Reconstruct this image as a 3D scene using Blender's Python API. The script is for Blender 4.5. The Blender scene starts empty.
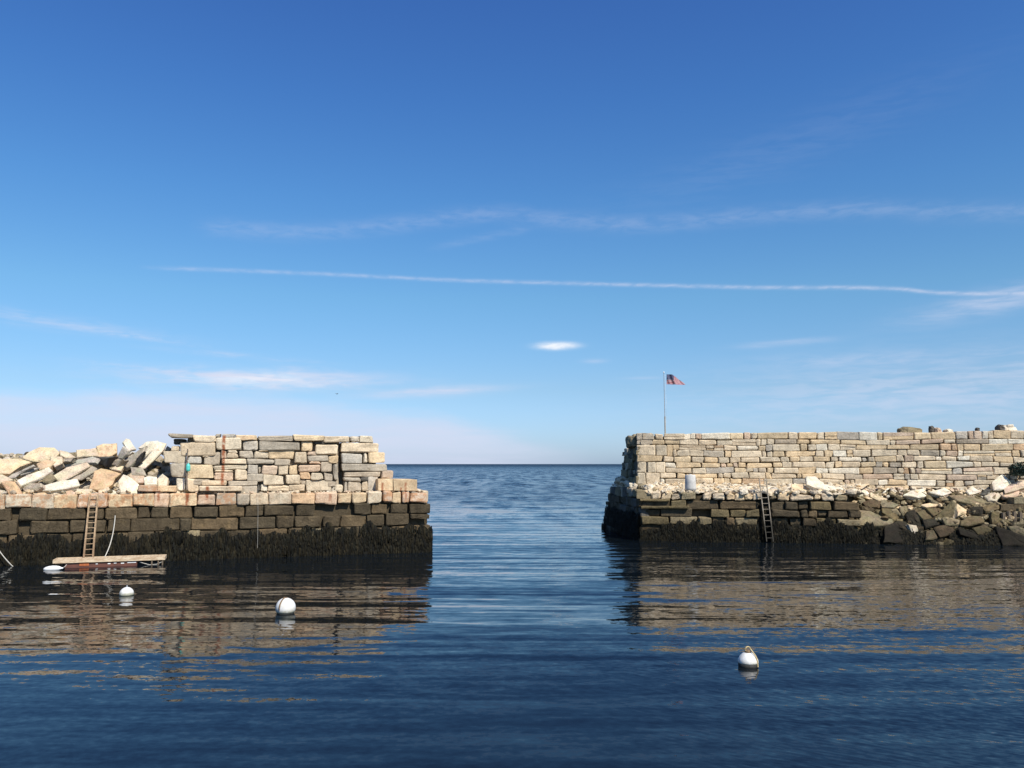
import bpy, math, random
import numpy as np
from mathutils import Vector, Matrix
from mathutils import noise as mn

random.seed(7); np.random.seed(7)
R = math.radians
scene = bpy.context.scene
COL = scene.collection

# ------------------------------------------------------------------ camera
FPX = 828.0; CX, CY = 512.0, 384.0
TH = math.atan(80.0 / FPX)
CAMZ = 4.5
cam_d = bpy.data.cameras.new('camera'); cam = bpy.data.objects.new('camera', cam_d); COL.objects.link(cam)
cam.location = (0, 0, CAMZ); cam.rotation_euler = (math.pi/2 + TH, 0, 0)
cam_d.sensor_width = 36; cam_d.lens = FPX/1024*36; cam_d.clip_start = .1; cam_d.clip_end = 200000
scene.camera = cam
EYE = Vector((0, 0, CAMZ))
def ray(px, py):
    x = (px-CX)/FPX; y = (CY-py)/FPX
    return Vector((x, math.cos(TH)-y*math.sin(TH), math.sin(TH)+y*math.cos(TH)))
def at(px, py, Y):
    d = ray(px, py); return EYE + d*(Y/d.y)
def ground(px, py, z=0.0):
    d = ray(px, py); return EYE + d*((z-CAMZ)/d.z)
def onplane(px, py, c, n):
    d = ray(px, py); return EYE + d*((c-EYE).dot(n)/d.dot(n))

SUN_DIR = Vector((0.50, -0.66, 0.88)).normalized()

# ------------------------------------------------------------------ node helper
class NT:
    def __init__(s, tree): s.t = tree; s.n = tree.nodes; s.l = tree.links
    def add(s, typ, **kw):
        nd = s.n.new(typ)
        for k, v in kw.items():
            if k == 'inp':
                for a, b in v.items():
                    if hasattr(b, 'is_output') or isinstance(b, bpy.types.NodeSocket): s.l.new(b, nd.inputs[a])
                    else: nd.inputs[a].default_value = b
            else: setattr(nd, k, v)
        return nd
    def m(s, op, a, b=None, c=None, clamp=False):
        nd = s.n.new('ShaderNodeMath'); nd.operation = op; nd.use_clamp = clamp
        for i, v in enumerate((a, b, c)):
            if v is None: continue
            if isinstance(v, bpy.types.NodeSocket): s.l.new(v, nd.inputs[i])
            else: nd.inputs[i].default_value = v
        return nd.outputs[0]
    def vm(s, op, a, b=None, out=0, scale=None):
        nd = s.n.new('ShaderNodeVectorMath'); nd.operation = op
        for i, v in enumerate((a, b)):
            if v is None: continue
            if isinstance(v, bpy.types.NodeSocket): s.l.new(v, nd.inputs[i])
            else: nd.inputs[i].default_value = v
        if scale is not None:
            if isinstance(scale, bpy.types.NodeSocket): s.l.new(scale, nd.inputs['Scale'])
            else: nd.inputs['Scale'].default_value = scale
        return nd.outputs[out]
    def noise(s, vec, scale, detail=3, rough=.55, out='Fac', dist=0):
        nd = s.n.new('ShaderNodeTexNoise'); s.l.new(vec, nd.inputs['Vector'])
        nd.inputs['Scale'].default_value = scale; nd.inputs['Detail'].default_value = detail
        nd.inputs['Roughness'].default_value = rough; nd.inputs['Distortion'].default_value = dist
        return nd.outputs[out]
    def mr(s, v, a, b, c=0., d=1., smooth=True):
        nd = s.n.new('ShaderNodeMapRange'); nd.interpolation_type = 'SMOOTHSTEP' if smooth else 'LINEAR'
        s.l.new(v, nd.inputs[0])
        for i, x in zip((1, 2, 3, 4), (a, b, c, d)):
            if isinstance(x, bpy.types.NodeSocket): s.l.new(x, nd.inputs[i])
            else: nd.inputs[i].default_value = x
        return nd.outputs[0]
    def mix(s, f, a, b, blend='MIX'):
        nd = s.n.new('ShaderNodeMix'); nd.data_type = 'RGBA'; nd.blend_type = blend
        for k, v in ((0, f), (6, a), (7, b)):
            if isinstance(v, bpy.types.NodeSocket): s.l.new(v, nd.inputs[k])
            else: nd.inputs[k].default_value = v if k == 0 else (*v, 1)[:4]
        return nd.outputs[2]
    def comb(s, x, y, z):
        nd = s.n.new('ShaderNodeCombineXYZ')
        for i, v in enumerate((x, y, z)):
            if isinstance(v, bpy.types.NodeSocket): s.l.new(v, nd.inputs[i])
            else: nd.inputs[i].default_value = v
        return nd.outputs[0]

def new_mat(name):
    m = bpy.data.materials.new(name); m.use_nodes = True
    t = NT(m.node_tree); t.n.clear()
    out = t.add('ShaderNodeOutputMaterial'); p = t.add('ShaderNodeBsdfPrincipled')
    t.l.new(p.outputs[0], out.inputs[0])
    return m, t, p

def stone_mat(name, bump=.03, streaks=None, wet=False):
    m, t, p = new_mat(name)
    geo = t.add('ShaderNodeNewGeometry'); pos = geo.outputs['Position']
    tc = t.add('ShaderNodeTexCoord').outputs['Object']
    ca = t.add('ShaderNodeAttribute', attribute_name='Col'); base = ca.outputs['Color']
    ru = t.add('ShaderNodeAttribute', attribute_name='rust').outputs['Fac']
    n1 = t.noise(pos, 2.3, 5, .6); n2 = t.noise(pos, 14, 4, .65); n3 = t.noise(pos, 70, 3, .6)
    v = t.m('ADD', t.mr(n1, .3, .72, .72, 1.20, False), t.mr(n2, .3, .7, -.22, .20, False))
    v = t.m('ADD', v, t.mr(n3, .3, .7, -.10, .10, False))
    c = t.vm('SCALE', base, scale=v)
    # lichen / weather film
    ln = t.mr(t.noise(pos, 1.1, 6, .7), .54, .68, 0, .45)
    c = t.mix(ln, c, t.vm('MULTIPLY', c, (.74, .71, .66)))
    sp = t.mr(t.noise(pos, 6.5, 5, .75), .57, .68, 0, .7)
    c = t.mix(sp, c, t.vm('MULTIPLY', c, (.60, .52, .43)))
    # rust
    rn = t.mr(t.noise(pos, 3.0, 5, .75), .44, .58)
    rf = t.m('MULTIPLY', ru, rn, clamp=True)
    rc = t.mix(t.noise(pos, 9, 3), (.34, .13, .05), (.50, .29, .15))
    c = t.mix(t.m('MULTIPLY', rf, .85), c, rc)
    if streaks:
        sx = t.add('ShaderNodeSeparateXYZ'); t.l.new(tc, sx.inputs[0])
        X, Z = sx.outputs[0], sx.outputs[2]
        wob = t.m('MULTIPLY', t.m('SUBTRACT', t.noise(t.comb(0., 0., Z), 2.2, 4), .5), .22)
        tot = None
        for (u, z0, z1, w, s) in streaks:
            dd = t.m('ABSOLUTE', t.m('SUBTRACT', t.m('ADD', X, wob), u))
            a = t.mr(dd, w*.35, w*1.25, 1, 0)
            a = t.m('MULTIPLY', a, t.mr(Z, z0-.05, z0+.2)); a = t.m('MULTIPLY', a, t.mr(Z, z1-.06, z1, 1, 0))
            a = t.m('MULTIPLY', a, t.mr(t.noise(tc, 5, 3), .34, .52, .2, s))
            tot = a if tot is None else t.m('MAXIMUM', tot, a)
        c = t.mix(tot, c, (.27, .085, .035))
    if wet:
        sz = t.add('ShaderNodeSeparateXYZ'); t.l.new(pos, sz.inputs[0])
        zz = t.m('ADD', sz.outputs[2], t.m('MULTIPLY', t.m('SUBTRACT', t.noise(pos, 1.6, 4, .6), .5), 1.3))
        tide = t.mr(zz, .75, 1.25, .70, 0.)
        c = t.mix(tide, c, t.vm('MULTIPLY', c, (.22, .22, .20)))
        pale = t.mr(t.noise(pos, 2.7, 5, .7), .55, .68, 0, .55)
        c = t.mix(pale, c, t.vm('MULTIPLY', c, (1.7, 1.65, 1.45)))
        dk = t.mr(t.noise(t.vm('MULTIPLY', pos, (1, 1, .35)), 4.2, 5, .7), .52, .66, 0, .6)
        c = t.mix(dk, c, t.vm('MULTIPLY', c, (.45, .45, .42)))
    t.l.new(c, p.inputs['Base Color'])
    p.inputs['Roughness'].default_value = .78 if wet else .9
    p.inputs['Specular IOR Level'].default_value = .15 if wet else .2
    h = t.m('ADD', t.m('MULTIPLY', n2, .9), t.m('MULTIPLY', n3, .25)); h = t.m('ADD', h, n1)
    b = t.add('ShaderNodeBump', inp={'Strength': .85, 'Distance': bump, 'Height': h})
    t.l.new(b.outputs[0], p.inputs['Normal'])
    return m

def plain_mat(name, col, rough=.6, var=.25, scale=12, metal=0., spec=.4, bump=.0, col2=None, stretch=(1, 1, 1)):
    m, t, p = new_mat(name)
    tc = t.add('ShaderNodeTexCoord').outputs['Object']
    mp = t.vm('MULTIPLY', tc, stretch)
    n = t.noise(mp, scale, 4, .65)
    c2 = col2 or tuple(x*(1-var*2) for x in col)
    c = t.mix(t.mr(n, .35, .68), col, c2)
    t.l.new(c, p.inputs['Base Color']); p.inputs['Roughness'].default_value = rough
    p.inputs['Metallic'].default_value = metal; p.inputs['Specular IOR Level'].default_value = spec
    if bump:
        b = t.add('ShaderNodeBump', inp={'Strength': .7, 'Distance': bump, 'Height': n}); t.l.new(b.outputs[0], p.inputs['Normal'])
    return m

# ------------------------------------------------------------------ mesh accumulator
class Acc:
    def __init__(s): s.v = []; s.f = []; s.c = []; s.r = []
    def add(s, vs, fs, col, rust=0.):
        o = len(s.v); s.v.extend(vs); s.f.extend([tuple(i+o for i in f) for f in fs])
        if isinstance(col, list): s.c.extend(col)
        else: s.c.extend([col]*len(vs))
        s.r.extend([rust]*len(vs))
    def mesh(s, name, mat, smooth=False, origin=None):
        me = bpy.data.meshes.new(name)
        vs = s.v if origin is None else [(a[0]-origin[0], a[1]-origin[1], a[2]-origin[2]) for a in s.v]
        me.from_pydata([tuple(a) for a in vs], [], s.f); me.update()
        ca = me.color_attributes.new('Col', 'FLOAT_COLOR', 'POINT')
        arr = np.ones((len(vs), 4), dtype=np.float32); arr[:, :3] = np.array([c[:3] for c in s.c], dtype=np.float32).reshape(-1, 3)
        ca.data.foreach_set('color', arr.ravel())
        ra = me.attributes.new('rust', 'FLOAT', 'POINT'); ra.data.foreach_set('value', np.array(s.r, dtype=np.float32))
        if smooth: me.polygons.foreach_set('use_smooth', [True]*len(me.polygons))
        me.materials.append(mat)
        return me

def link(name, me, parent=None, loc=None, rotz=0):
    o = bpy.data.objects.new(name, me); COL.objects.link(o)
    if parent: o.parent = parent
    if loc is not None: o.location = loc
    if rotz: o.rotation_euler = (0, 0, rotz)
    return o
def tag(o, label, cat=None, group=None, kind=None):
    if cat and not kind: kind = 'thing'
    if label: o['label'] = label
    if cat: o['category'] = cat
    if group: o['group'] = group
    if kind: o['kind'] = kind
    return o
def empty(name, loc, rotz=0):
    o = bpy.data.objects.new(name, None); COL.objects.link(o); o.location = loc; o.rotation_euler = (0, 0, rotz); return o

class Frame:
    """vertical wall frame: u along wall, v into the wall, z up"""
    def __init__(s, o, d):
        s.o = Vector((o[0], o[1], 0)); s.d = Vector((d[0], d[1], 0)).normalized(); s.i = Vector((-s.d.y, s.d.x, 0))
        s.rot = math.atan2(s.d.y, s.d.x)
    def w(s, u, v, z): return s.o + s.d*u + s.i*v + Vector((0, 0, z))
    def uz(s, px, py, v=0.):
        p = onplane(px, py, s.o + s.i*v, s.i); q = p - s.o
        return q.dot(s.d), p.z
    def u(s, px, v=0.): return s.uz(px, 500, v)[0]

def jcol(c, a=.13):
    k = 1 + random.uniform(-a, a); h = random.uniform(-.03, .03)
    return (max(0, c[0]*k*(1+h)), max(0, c[1]*k), max(0, c[2]*k*(1-h)))

PAL = dict(c=(.58, .475, .33), g=(.41, .345, .255), y=(.61, .465, .285), o=(.54, .37, .22), p=(.53, .395, .275), w=(.67, .59, .45),
           d=(.11, .098, .08), k=(.080, .061, .036), b=(.125, .090, .050), l=(.150, .116, .060), n=(.040, .033, .021), m=(.245, .198, .118), s=(.46, .41, .33))

def stone(acc, quad, v0, depth, col, rust=0., rough=.012, cham=.035, jit=.02):
    """irregular quarried block; quad = (u,z) bl,br,tr,tl ; v0 front depth"""
    q = [(a+random.uniform(-jit, jit), b+random.uniform(-jit*.7, jit*.7)) for a, b in quad]
    w = max(.05, abs(q[1][0]-q[0][0])); h = max(.05, abs(q[3][1]-q[0][1]))
    eu = min(.3, cham/w); ez = min(.3, cham/h); ev = min(.3, cham/depth)
    TU = [0, eu, .36, .66, 1-eu, 1]; TZ = [0, ez, .5, 1-ez, 1]; TV = [0, ev, .6, 1]
    tilt_u = random.uniform(-.03, .03); tilt_z = random.uniform(-.025, .025)
    idx = {}; vs = []; cols = []
    nU, nZ, nV = len(TU)-1, len(TZ)-1, len(TV)-1
    c0 = jcol(col)
    sd = Vector((random.uniform(0, 99), random.uniform(0, 99), 0))
    for i, a in enumerate(TU):
        for k, b in enumerate(TZ):
            for j, c in enumerate(TV):
                ex = (i in (0, nU)) + (k in (0, nZ)) + (j == 0)
                if not ((i in (0, nU)) or (k in (0, nZ)) or (j in (0, nV))): continue
                u = (q[0][0]*(1-a)+q[1][0]*a)*(1-b) + (q[3][0]*(1-a)+q[2][0]*a)*b
                z = (q[0][1]*(1-a)+q[1][1]*a)*(1-b) + (q[3][1]*(1-a)+q[2][1]*a)*b
                v = v0 + depth*c + (a-.5)*tilt_u + (b-.5)*tilt_z
                if ex >= 2:
                    pl = cham*(.32 if ex == 2 else .55)*random.uniform(.6, 1.5)
                    if i == 0: u += pl
                    if i == nU: u -= pl
                    if k == 0: z += pl*.8
                    if k == nZ: z -= pl*.8
                    if j == 0: v += pl
                if j == 0:
                    v += rough*1.6*mn.noise(Vector((u*3, z*3, 0))+sd) + random.uniform(-rough, rough)*.6
                u += random.uniform(-rough, rough)*.6; z += random.uniform(-rough, rough)*.5
                idx[(i, k, j)] = len(vs); vs.append((u, v, z)); kk = 1+random.uniform(-.05, .05); cols.append((c0[0]*kk, c0[1]*kk, c0[2]*kk))
    fs = []
    for i in range(nU):
        for k in range(nZ):
            fs.append((idx[(i, k, 0)], idx[(i+1, k, 0)], idx[(i+1, k+1, 0)], idx[(i, k+1, 0)]))
            fs.append((idx[(i, k, nV)], idx[(i, k+1, nV)], idx[(i+1, k+1, nV)], idx[(i+1, k, nV)]))
    for i in range(nU):
        for j in range(nV):
            fs.append((idx[(i, 0, j)], idx[(i, 0, j+1)], idx[(i+1, 0, j+1)], idx[(i+1, 0, j)]))
            fs.append((idx[(i, nZ, j)], idx[(i+1, nZ, j)], idx[(i+1, nZ, j+1)], idx[(i, nZ, j+1)]))
    for k in range(nZ):
        for j in range(nV):
            fs.append((idx[(0, k, j)], idx[(0, k+1, j)], idx[(0, k+1, j+1)], idx[(0, k, j+1)]))
            fs.append((idx[(nU, k, j)], idx[(nU, k, j+1)], idx[(nU, k+1, j+1)], idx[(nU, k+1, j)]))
    acc.add(vs, fs, cols, rust)

def pick(s): return PAL[random.choice(s)]

def rows_px(acc, fr, v, edges, z0, z1, cols, depth=.8, gap=.018, zw=.045, rust=None, vj=.06, cham=.055):
    """one course; edges = list of (px0, px1) or plain list of joints"""
    if not isinstance(edges[0], tuple): edges = list(zip(edges[:-1], edges[1:]))
    for n, (a, b) in enumerate(edges):
        ua, ub = fr.u(a, v)+gap, fr.u(b, v)-gap
        dz0, dz1 = random.uniform(-zw, zw), random.uniform(-zw, zw)
        rr = rust(a, b) if rust else 0.
        stone(acc, [(ua, z0+dz0*.4), (ub, z0+dz0*.4), (ub, z1+dz1), (ua, z1+dz1*.6)], v+random.uniform(-vj, vj), depth, pick(cols), rr, cham=cham*random.uniform(.7, 1.4), jit=.04, rough=.022)

def masonry(acc, u0, u1, zrows, wmin, wmax, cols, depth=.6, vfun=lambda u, z: 0., gap=.02, wob=.05, split=.12, seed=0, vj=.035, zline=None, rustp=0., rough=.012):
    nr = len(zrows)-1
    def line(k, u):
        z = zrows[k]
        return z + wob*mn.noise(Vector((u*.35, z*9.7, seed+.5))) * 1.6 + .45*wob*mn.noise(Vector((u*1.3, z*17.1, seed+.5)))
    for k in range(nr):
        u = u0 - random.uniform(0, .15)*(wmax-wmin)
        first = True
        while u < u1-.04:
            w = wmin*math.exp(random.random()*math.log(wmax/wmin)); e = min(u+w, u1)
            if u1-e < wmin*.6: e = u1
            s = max(u, u0); m = (s+e)/2
            quad = [(s+gap, line(k, s)+gap*.5), (e-gap, line(k, e)+gap*.5), (e-gap, line(k+1, e)-gap*.5), (s+gap, line(k+1, s)-gap*.5)]
            rr = random.random() < rustp and random.uniform(.4, 1) or 0.
            hgt = zrows[k+1]-zrows[k]
            if random.random() < split and hgt > .28 and (e-s) > .3:
                t = random.uniform(.4, .6)
                ml = (quad[0][1]*(1-t)+quad[3][1]*t, quad[1][1]*(1-t)+quad[2][1]*t)
                for qd in ([quad[0], quad[1], (quad[1][0], ml[1]-gap*.5), (quad[0][0], ml[0]-gap*.5)],
                           [(quad[0][0], ml[0]+gap*.5), (quad[1][0], ml[1]+gap*.5), quad[2], quad[3]]):
                    stone(acc, qd, vfun(m, zrows[k])+random.uniform(-vj, vj), depth, pick(cols), rr, cham=.025, jit=.012, rough=rough)
            else:
                j = .03 if random.random() < .75 else .07
                stone(acc, quad, vfun(m, zrows[k])+random.uniform(-vj, vj), depth, pick(cols), rr, cham=random.uniform(.035, .075), jit=j, rough=rough)
            u = e

def box(acc, lo, hi, col):
    x0, y0, z0 = lo; x1, y1, z1 = hi
    vs = [(x0, y0, z0), (x1, y0, z0), (x1, y1, z0), (x0, y1, z0), (x0, y0, z1), (x1, y0, z1), (x1, y1, z1), (x0, y1, z1)]
    fs = [(0, 3, 2, 1), (4, 5, 6, 7), (0, 1, 5, 4), (1, 2, 6, 5), (2, 3, 7, 6), (3, 0, 4, 7)]
    acc.add(vs, fs, col)

def prism(acc, poly, z0, z1, col):
    n = len(poly)
    vs = [(x, y, z0) for x, y in poly]+[(x, y, z1) for x, y in poly]
    fs = [tuple(range(n-1, -1, -1)), tuple(range(n, 2*n))]+[(i, (i+1) % n, n+(i+1) % n, n+i) for i in range(n)]
    acc.add(vs, fs, col)

def slab_from_poly(pts, n, t, col, rust=0., rough=.02, name='granite_slab', mat=None):
    """thick slab whose visible big face is the world polygon pts on a plane of normal n"""
    n = n.normalized()
    c = sum(pts, Vector())/len(pts)
    ax = (pts[1]-pts[0]).normalized(); ax = (ax - n*ax.dot(n)).normalized(); ay = n.cross(ax)
    P = [((p-c).dot(ax), (p-c).dot(ay)) for p in pts]
    area = sum(P[i][0]*P[(i+1) % len(P)][1]-P[(i+1) % len(P)][0]*P[i][1] for i in range(len(P)))
    if area < 0: P = P[::-1]
    Q = []
    for i in range(len(P)):
        a, b = P[i], P[(i+1) % len(P)]; L = math.hypot(b[0]-a[0], b[1]-a[1]); k = max(1, int(L/.3))
        for s in range(k):
            f = s/k; j = .02 if s else .01
            Q.append((a[0]*(1-f)+b[0]*f+random.uniform(-j, j), a[1]*(1-f)+b[1]*f+random.uniform(-j, j)))
    m = len(Q); rad = max(.1, math.sqrt(abs(area)/2/math.pi))
    def ring(s, off, h, j):
        out = []
        for x, y in Q:
            L = math.hypot(x, y) or 1; k = max(.0, (L-off)/L)*s
            out.append(c+ax*(x*k+random.uniform(-j, j))+ay*(y*k+random.uniform(-j, j))+n*(h+random.uniform(-j, j)))
        return out
    ch = min(.05, rad*.15)
    tapx = random.uniform(.9, 1.03)
    bow = random.uniform(-.01, .04)*rad
    rings = [ring(.45, 0, bow+rough*.5, rough*.8), ring(1, ch, 0, rough*.45), ring(1, 0, -ch*.8, rough*.3), ring(tapx, 0, -t*.55, rough*.8), ring(tapx, 0, -t+ch, rough), ring(tapx, ch, -t, rough*.6)]
    vs = [c+n*(bow*1.2)]
    for r in rings: vs += r
    vs.append(c-n*t)
    fs = [(0, 1+i, 1+(i+1) % m) for i in range(m)]
    for k in range(len(rings)-1):
        a = 1+k*m; b = a+m
        fs += [(a+i, b+i, b+(i+1) % m, a+(i+1) % m) for i in range(m)]
    a = 1+(len(rings)-1)*m; last = len(vs)-1
    fs += [(last, a+(i+1) % m, a+i) for i in range(m)]
    acc = Acc(); c0 = jcol(col, .05)
    acc.add([tuple(v) for v in vs], fs, [tuple(x*(1+random.uniform(-.06, .06)) for x in c0) for _ in vs], rust)
    zb = min(v.z for v in vs); org = Vector((c.x, c.y, zb))
    me = acc.mesh(name, mat, origin=org)
    return link(name, me, loc=org)

def pebble(acc, p, s, col, flat=.6, xf=None):
    """angular rubble stone: jittered, rotated box with cut corners"""
    a = random.uniform(0, 6.28); b = random.uniform(-.6, .6); g = random.uniform(-.6, .6)
    M = Matrix.Rotation(a, 3, 'Z') @ Matrix.Rotation(b, 3, 'X') @ Matrix.Rotation(g, 3, 'Y')
    sx, sy, sz = s*random.uniform(.7, 1.4), s*random.uniform(.5, 1.), s*flat*random.uniform(.5, 1.1)
    vs = []; 
    for z in (-1, 0, 1):
        for k in range(7):
            th = k/7*6.283+random.uniform(-.25, .25); r = (.78 if z else 1.)*random.uniform(.82, 1.1)
            v = M @ Vector((math.cos(th)*sx*r/1.6, math.sin(th)*sy*r/1.6, z*sz*.5*random.uniform(.8, 1.1)))
            vs.append(v)
    fs = [(6, 5, 4, 3, 2, 1, 0), (14, 15, 16, 17, 18, 19, 20)]
    for r in (0, 7):
        for k in range(7): fs.append((r+k, r+(k+1) % 7, r+7+(k+1) % 7, r+7+k))
    acc.add([(v.x+p[0], v.y+p[1], v.z+p[2]) for v in vs], fs, jcol(col, .12))

def tube(acc, pts, r, col=(1, 1, 1), n=6, r2=None):
    pts = [Vector(p) for p in pts]; vs = []; fs = []
    for i, p in enumerate(pts):
        d = (pts[min(i+1, len(pts)-1)]-pts[max(i-1, 0)]).normalized()
        a = d.cross(Vector((0, 0, 1)));
        if a.length < 1e-3: a = Vector((1, 0, 0))
        a.normalize(); b = d.cross(a)
        rr = r if r2 is None else r+(r2-r)*i/(len(pts)-1)
        for k in range(n):
            t = k/n*6.2832; vs.append(tuple(p+a*math.cos(t)*rr+b*math.sin(t)*rr))
    for i in range(len(pts)-1):
        for k in range(n): fs.append((i*n+k, i*n+(k+1) % n, (i+1)*n+(k+1) % n, (i+1)*n+k))
    fs.append(tuple(range(n-1, -1, -1))); fs.append(tuple(range((len(pts)-1)*n, len(pts)*n)))
    acc.add(vs, fs, col)

def lathe(acc, prof, n=28, col=(1, 1, 1), c=(0, 0, 0)):
    vs = []; fs = []
    for r, z in prof:
        for k in range(n): t = k/n*6.28318; vs.append((c[0]+r*math.cos(t), c[1]+r*math.sin(t), c[2]+z))
    for i in range(len(prof)-1):
        for k in range(n): fs.append((i*n+k, i*n+(k+1) % n, (i+1)*n+(k+1) % n, (i+1)*n+k))
    fs.append(tuple(range(n-1, -1, -1))); fs.append(tuple(range((len(prof)-1)*n, len(prof)*n)))
    acc.add(vs, fs, col)

def obox(acc, p0, p1, w, h, col=(1, 1, 1), up=Vector((0, 0, 1))):
    """beam from p0 to p1 with section w (sideways) x h (up)"""
    p0 = Vector(p0); p1 = Vector(p1); d = (p1-p0).normalized(); a = d.cross(up)
    if a.length < 1e-3: a = Vector((1, 0, 0))
    a.normalize(); b = a.cross(d); vs = []
    for p in (p0, p1):
        for s, t in ((-1, -1), (1, -1), (1, 1), (-1, 1)): vs.append(tuple(p+a*s*w/2+b*t*h/2))
    acc.add(vs, [(0, 1, 2, 3), (7, 6, 5, 4), (0, 4, 5, 1), (1, 5, 6, 2), (2, 6, 7, 3), (3, 7, 4, 0)], col)

# ------------------------------------------------------------------ frames of the two piers
F0 = ground(0, 566); F1 = ground(431, 552)
dL = (F1-F0).normalized(); OL = F0 - dL*14
FL = Frame(OL, dL)
LEND = (F1-OL).length
G0 = ground(641, 540.5); G1 = ground(1024, 545.5)
dR = (G1-G0).normalized(); FR = Frame(G0, dR)
REND = 44.0
GB = Vector((6.45, 59, 0))                       # far corner of the right pier
FE = Frame(GB, G0-GB); ELEN = (G0-GB).length
USL = 1.0      # setback of the upper wall on the left pier
USR = 3.4      # same on the right pier

# streaks in left upper wall frame (object coords = frame coords)
def st(px, y0, y1, w, s, v):
    u, za = FL.uz(px, y1, v); _, zb = FL.uz(px, y0, v); return (u, za, zb, w, s)
M_left_up = stone_mat('granite_upper_left', .03, [st(222.3, 435, 487, .09, .95, USL), st(186, 478, 500, .05, .7, USL)])
M_left_cop = stone_mat('granite_coping_left', .03, [st(187, 484, 512, .11, .95, 0), st(206.5, 486, 501, .09, .95, 0), st(158, 489, 503, .08, .8, 0),
                        st(382.5, 482, 494, .07, .8, 0), st(405.5, 482, 500, .07, .7, 0), st(401, 487, 497, .05, .8, 0), st(330, 493, 502, .1, .6, 0)])
M_stone = stone_mat('granite', .045)
M_wet = stone_mat('tidal_granite', .06, wet=True)
M_dark = stone_mat('dark_granite', .04)

# ================================================================== LEFT PIER
pierL = empty('stone_pier', OL, FL.rot)
tag(pierL, 'rust stained granite pier with dark lower courses, under the tumbled slab heap', 'pier', 'granite piers either side of the harbour mouth')
def part(name, acc, mat, parent, smooth=False): return link(name, acc.mesh(name, mat, smooth), parent)

a = Acc()
box(a, (0, .32, -1.5), (LEND-.33, 9, 2.85), PAL['k'])
part('core', a, M_dark, pierL)
# coping (light course) from the photograph's joints
zt, zb_ = 3.08, 2.53
a = Acc()
left_ext = [-150, -128, -104, -84, -62, -40, -20]
cop = left_ext+[4.7, 31, 54, 77.5, 108, 132.5, 154]
def rustL(x0, x1):
    m = (x0+x1)/2
    if m < 60: return .8
    if m < 160: return random.choice([.6, .9, 1.])
    if m < 240: return random.choice([.35, .8])
    if 375 < m < 393 or m > 400: return 1.
    return .25
for (x0, x1, cc) in [(p, q, None) for p, q in zip(cop[:-1], cop[1:])]+[(154, 169.5, None), (169.5, 197, None), (197.3, 215.7, None), (216.3, 236.5, 'g'),
        (237, 249.6, 'g'), (250, 268.7, 'c'), (269, 291.2, 'c'), (291.6, 315, 'o'), (315.4, 337.5, 'p'), (337.8, 351.5, 'y'), (352, 367, 'y'), (367.5, 382, 'c'), (382.4, 392, 'p'), (392.3, 401.5, 'y'), (402, 409.5, 'p'), (409.9, 427.5, 'p')]:
    ua, ub = FL.u(x0)+.012, FL.u(x1)-.012
    k = PAL[cc] if cc else pick('cyyp')
    dz = random.uniform(-.05, .04)
    t0 = zt+(.05 if x0 < 150 else 0)
    stone(a, [(ua, zb_+random.uniform(-.04, .03)), (ub, zb_+random.uniform(-.04, .03)), (ub, t0+dz), (ua, t0+dz+random.uniform(-.03, .03))], random.uniform(-.10, .02), .95, k, rustL(x0, x1), cham=random.uniform(.045, .08), jit=.04, rough=.02)
# second, thinner light course at the back of the ledge and the stepped end
for (x0, x1, y0, y1, cc, rr) in [(138.5, 157, 485.5, 491.6, 'p', .9), (157.4, 176, 486, 491.6, 'y', .5), (199, 242, 486.3, 491.2, 'c', .25),
                                 (378, 393, 479, 491, 'y', .35), (393.4, 417, 479.4, 491, 'y', .25)]:
    q = []
    for (x, y) in ((x0, y1), (x1, y1), (x1, y0), (x0, y0)): q.append(FL.uz(x, y, .12))
    stone(a, q, random.uniform(.06, .16), 2.2 if x0 > 370 else .8, PAL[cc], rr)
part('coping', a, M_left_cop, pierL)
# dark courses
a = Acc()
r1 = left_ext+[-2, 12]
rows_px(a, FL, 0, [(p, q) for p, q in zip(r1[:-1], r1[1:])]+[(18.8, 48.3), (48.7, 86), (87, 104.5), (105, 137.5), (138, 150), (151, 168), (169.6, 193), (193.5, 218), (219, 245), (245.6, 263.6),
        (264, 295), (295.6, 315), (353.9, 371), (371.5, 388), (391, 408), (409.9, 430)], 1.98, 2.50, 'kkkkb', .8)
# the collapsed spot below the coping: stones lean back in shade
for (x0, x1, v) in [(316, 336, .45), (336.5, 353, .6)]:
    ua, ub = FL.u(x0), FL.u(x1); stone(a, [(ua, 1.98), (ub, 1.98), (ub, 2.42), (ua, 2.3)], v, .5, PAL['k'])
rows_px(a, FL, 0, left_ext+[-3, 18.6], 1.36, 1.95, 'kkb', .8)
rows_px(a, FL, 0, [(31, 70), (71, 107), (108, 131.2), (131.6, 180), (180.6, 191.5), (191.9, 239), (240, 275.5), (276.5, 294.5), (295, 322), (323, 340.5), (341, 366.5), (367, 385), (386, 409.5)], 1.38, 1.95, 'kkkb', .8)
rows_px(a, FL, 0, [(409.9, 430.6)], 1.70, 1.95, 'k', .5)
for (z0, z1) in ((.72, 1.34), (.05, .70), (-.9, .03)):
    e = []; x = -150
    while x < 431:
        w = random.uniform(14, 38); e.append((x, min(x+w, 430.8))); x += w
    rows_px(a, FL, 0, e, z0, z1, 'kkbm' if z1 > 1 else 'kk', .8)
part('lower_courses', a, M_wet, pierL)
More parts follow.
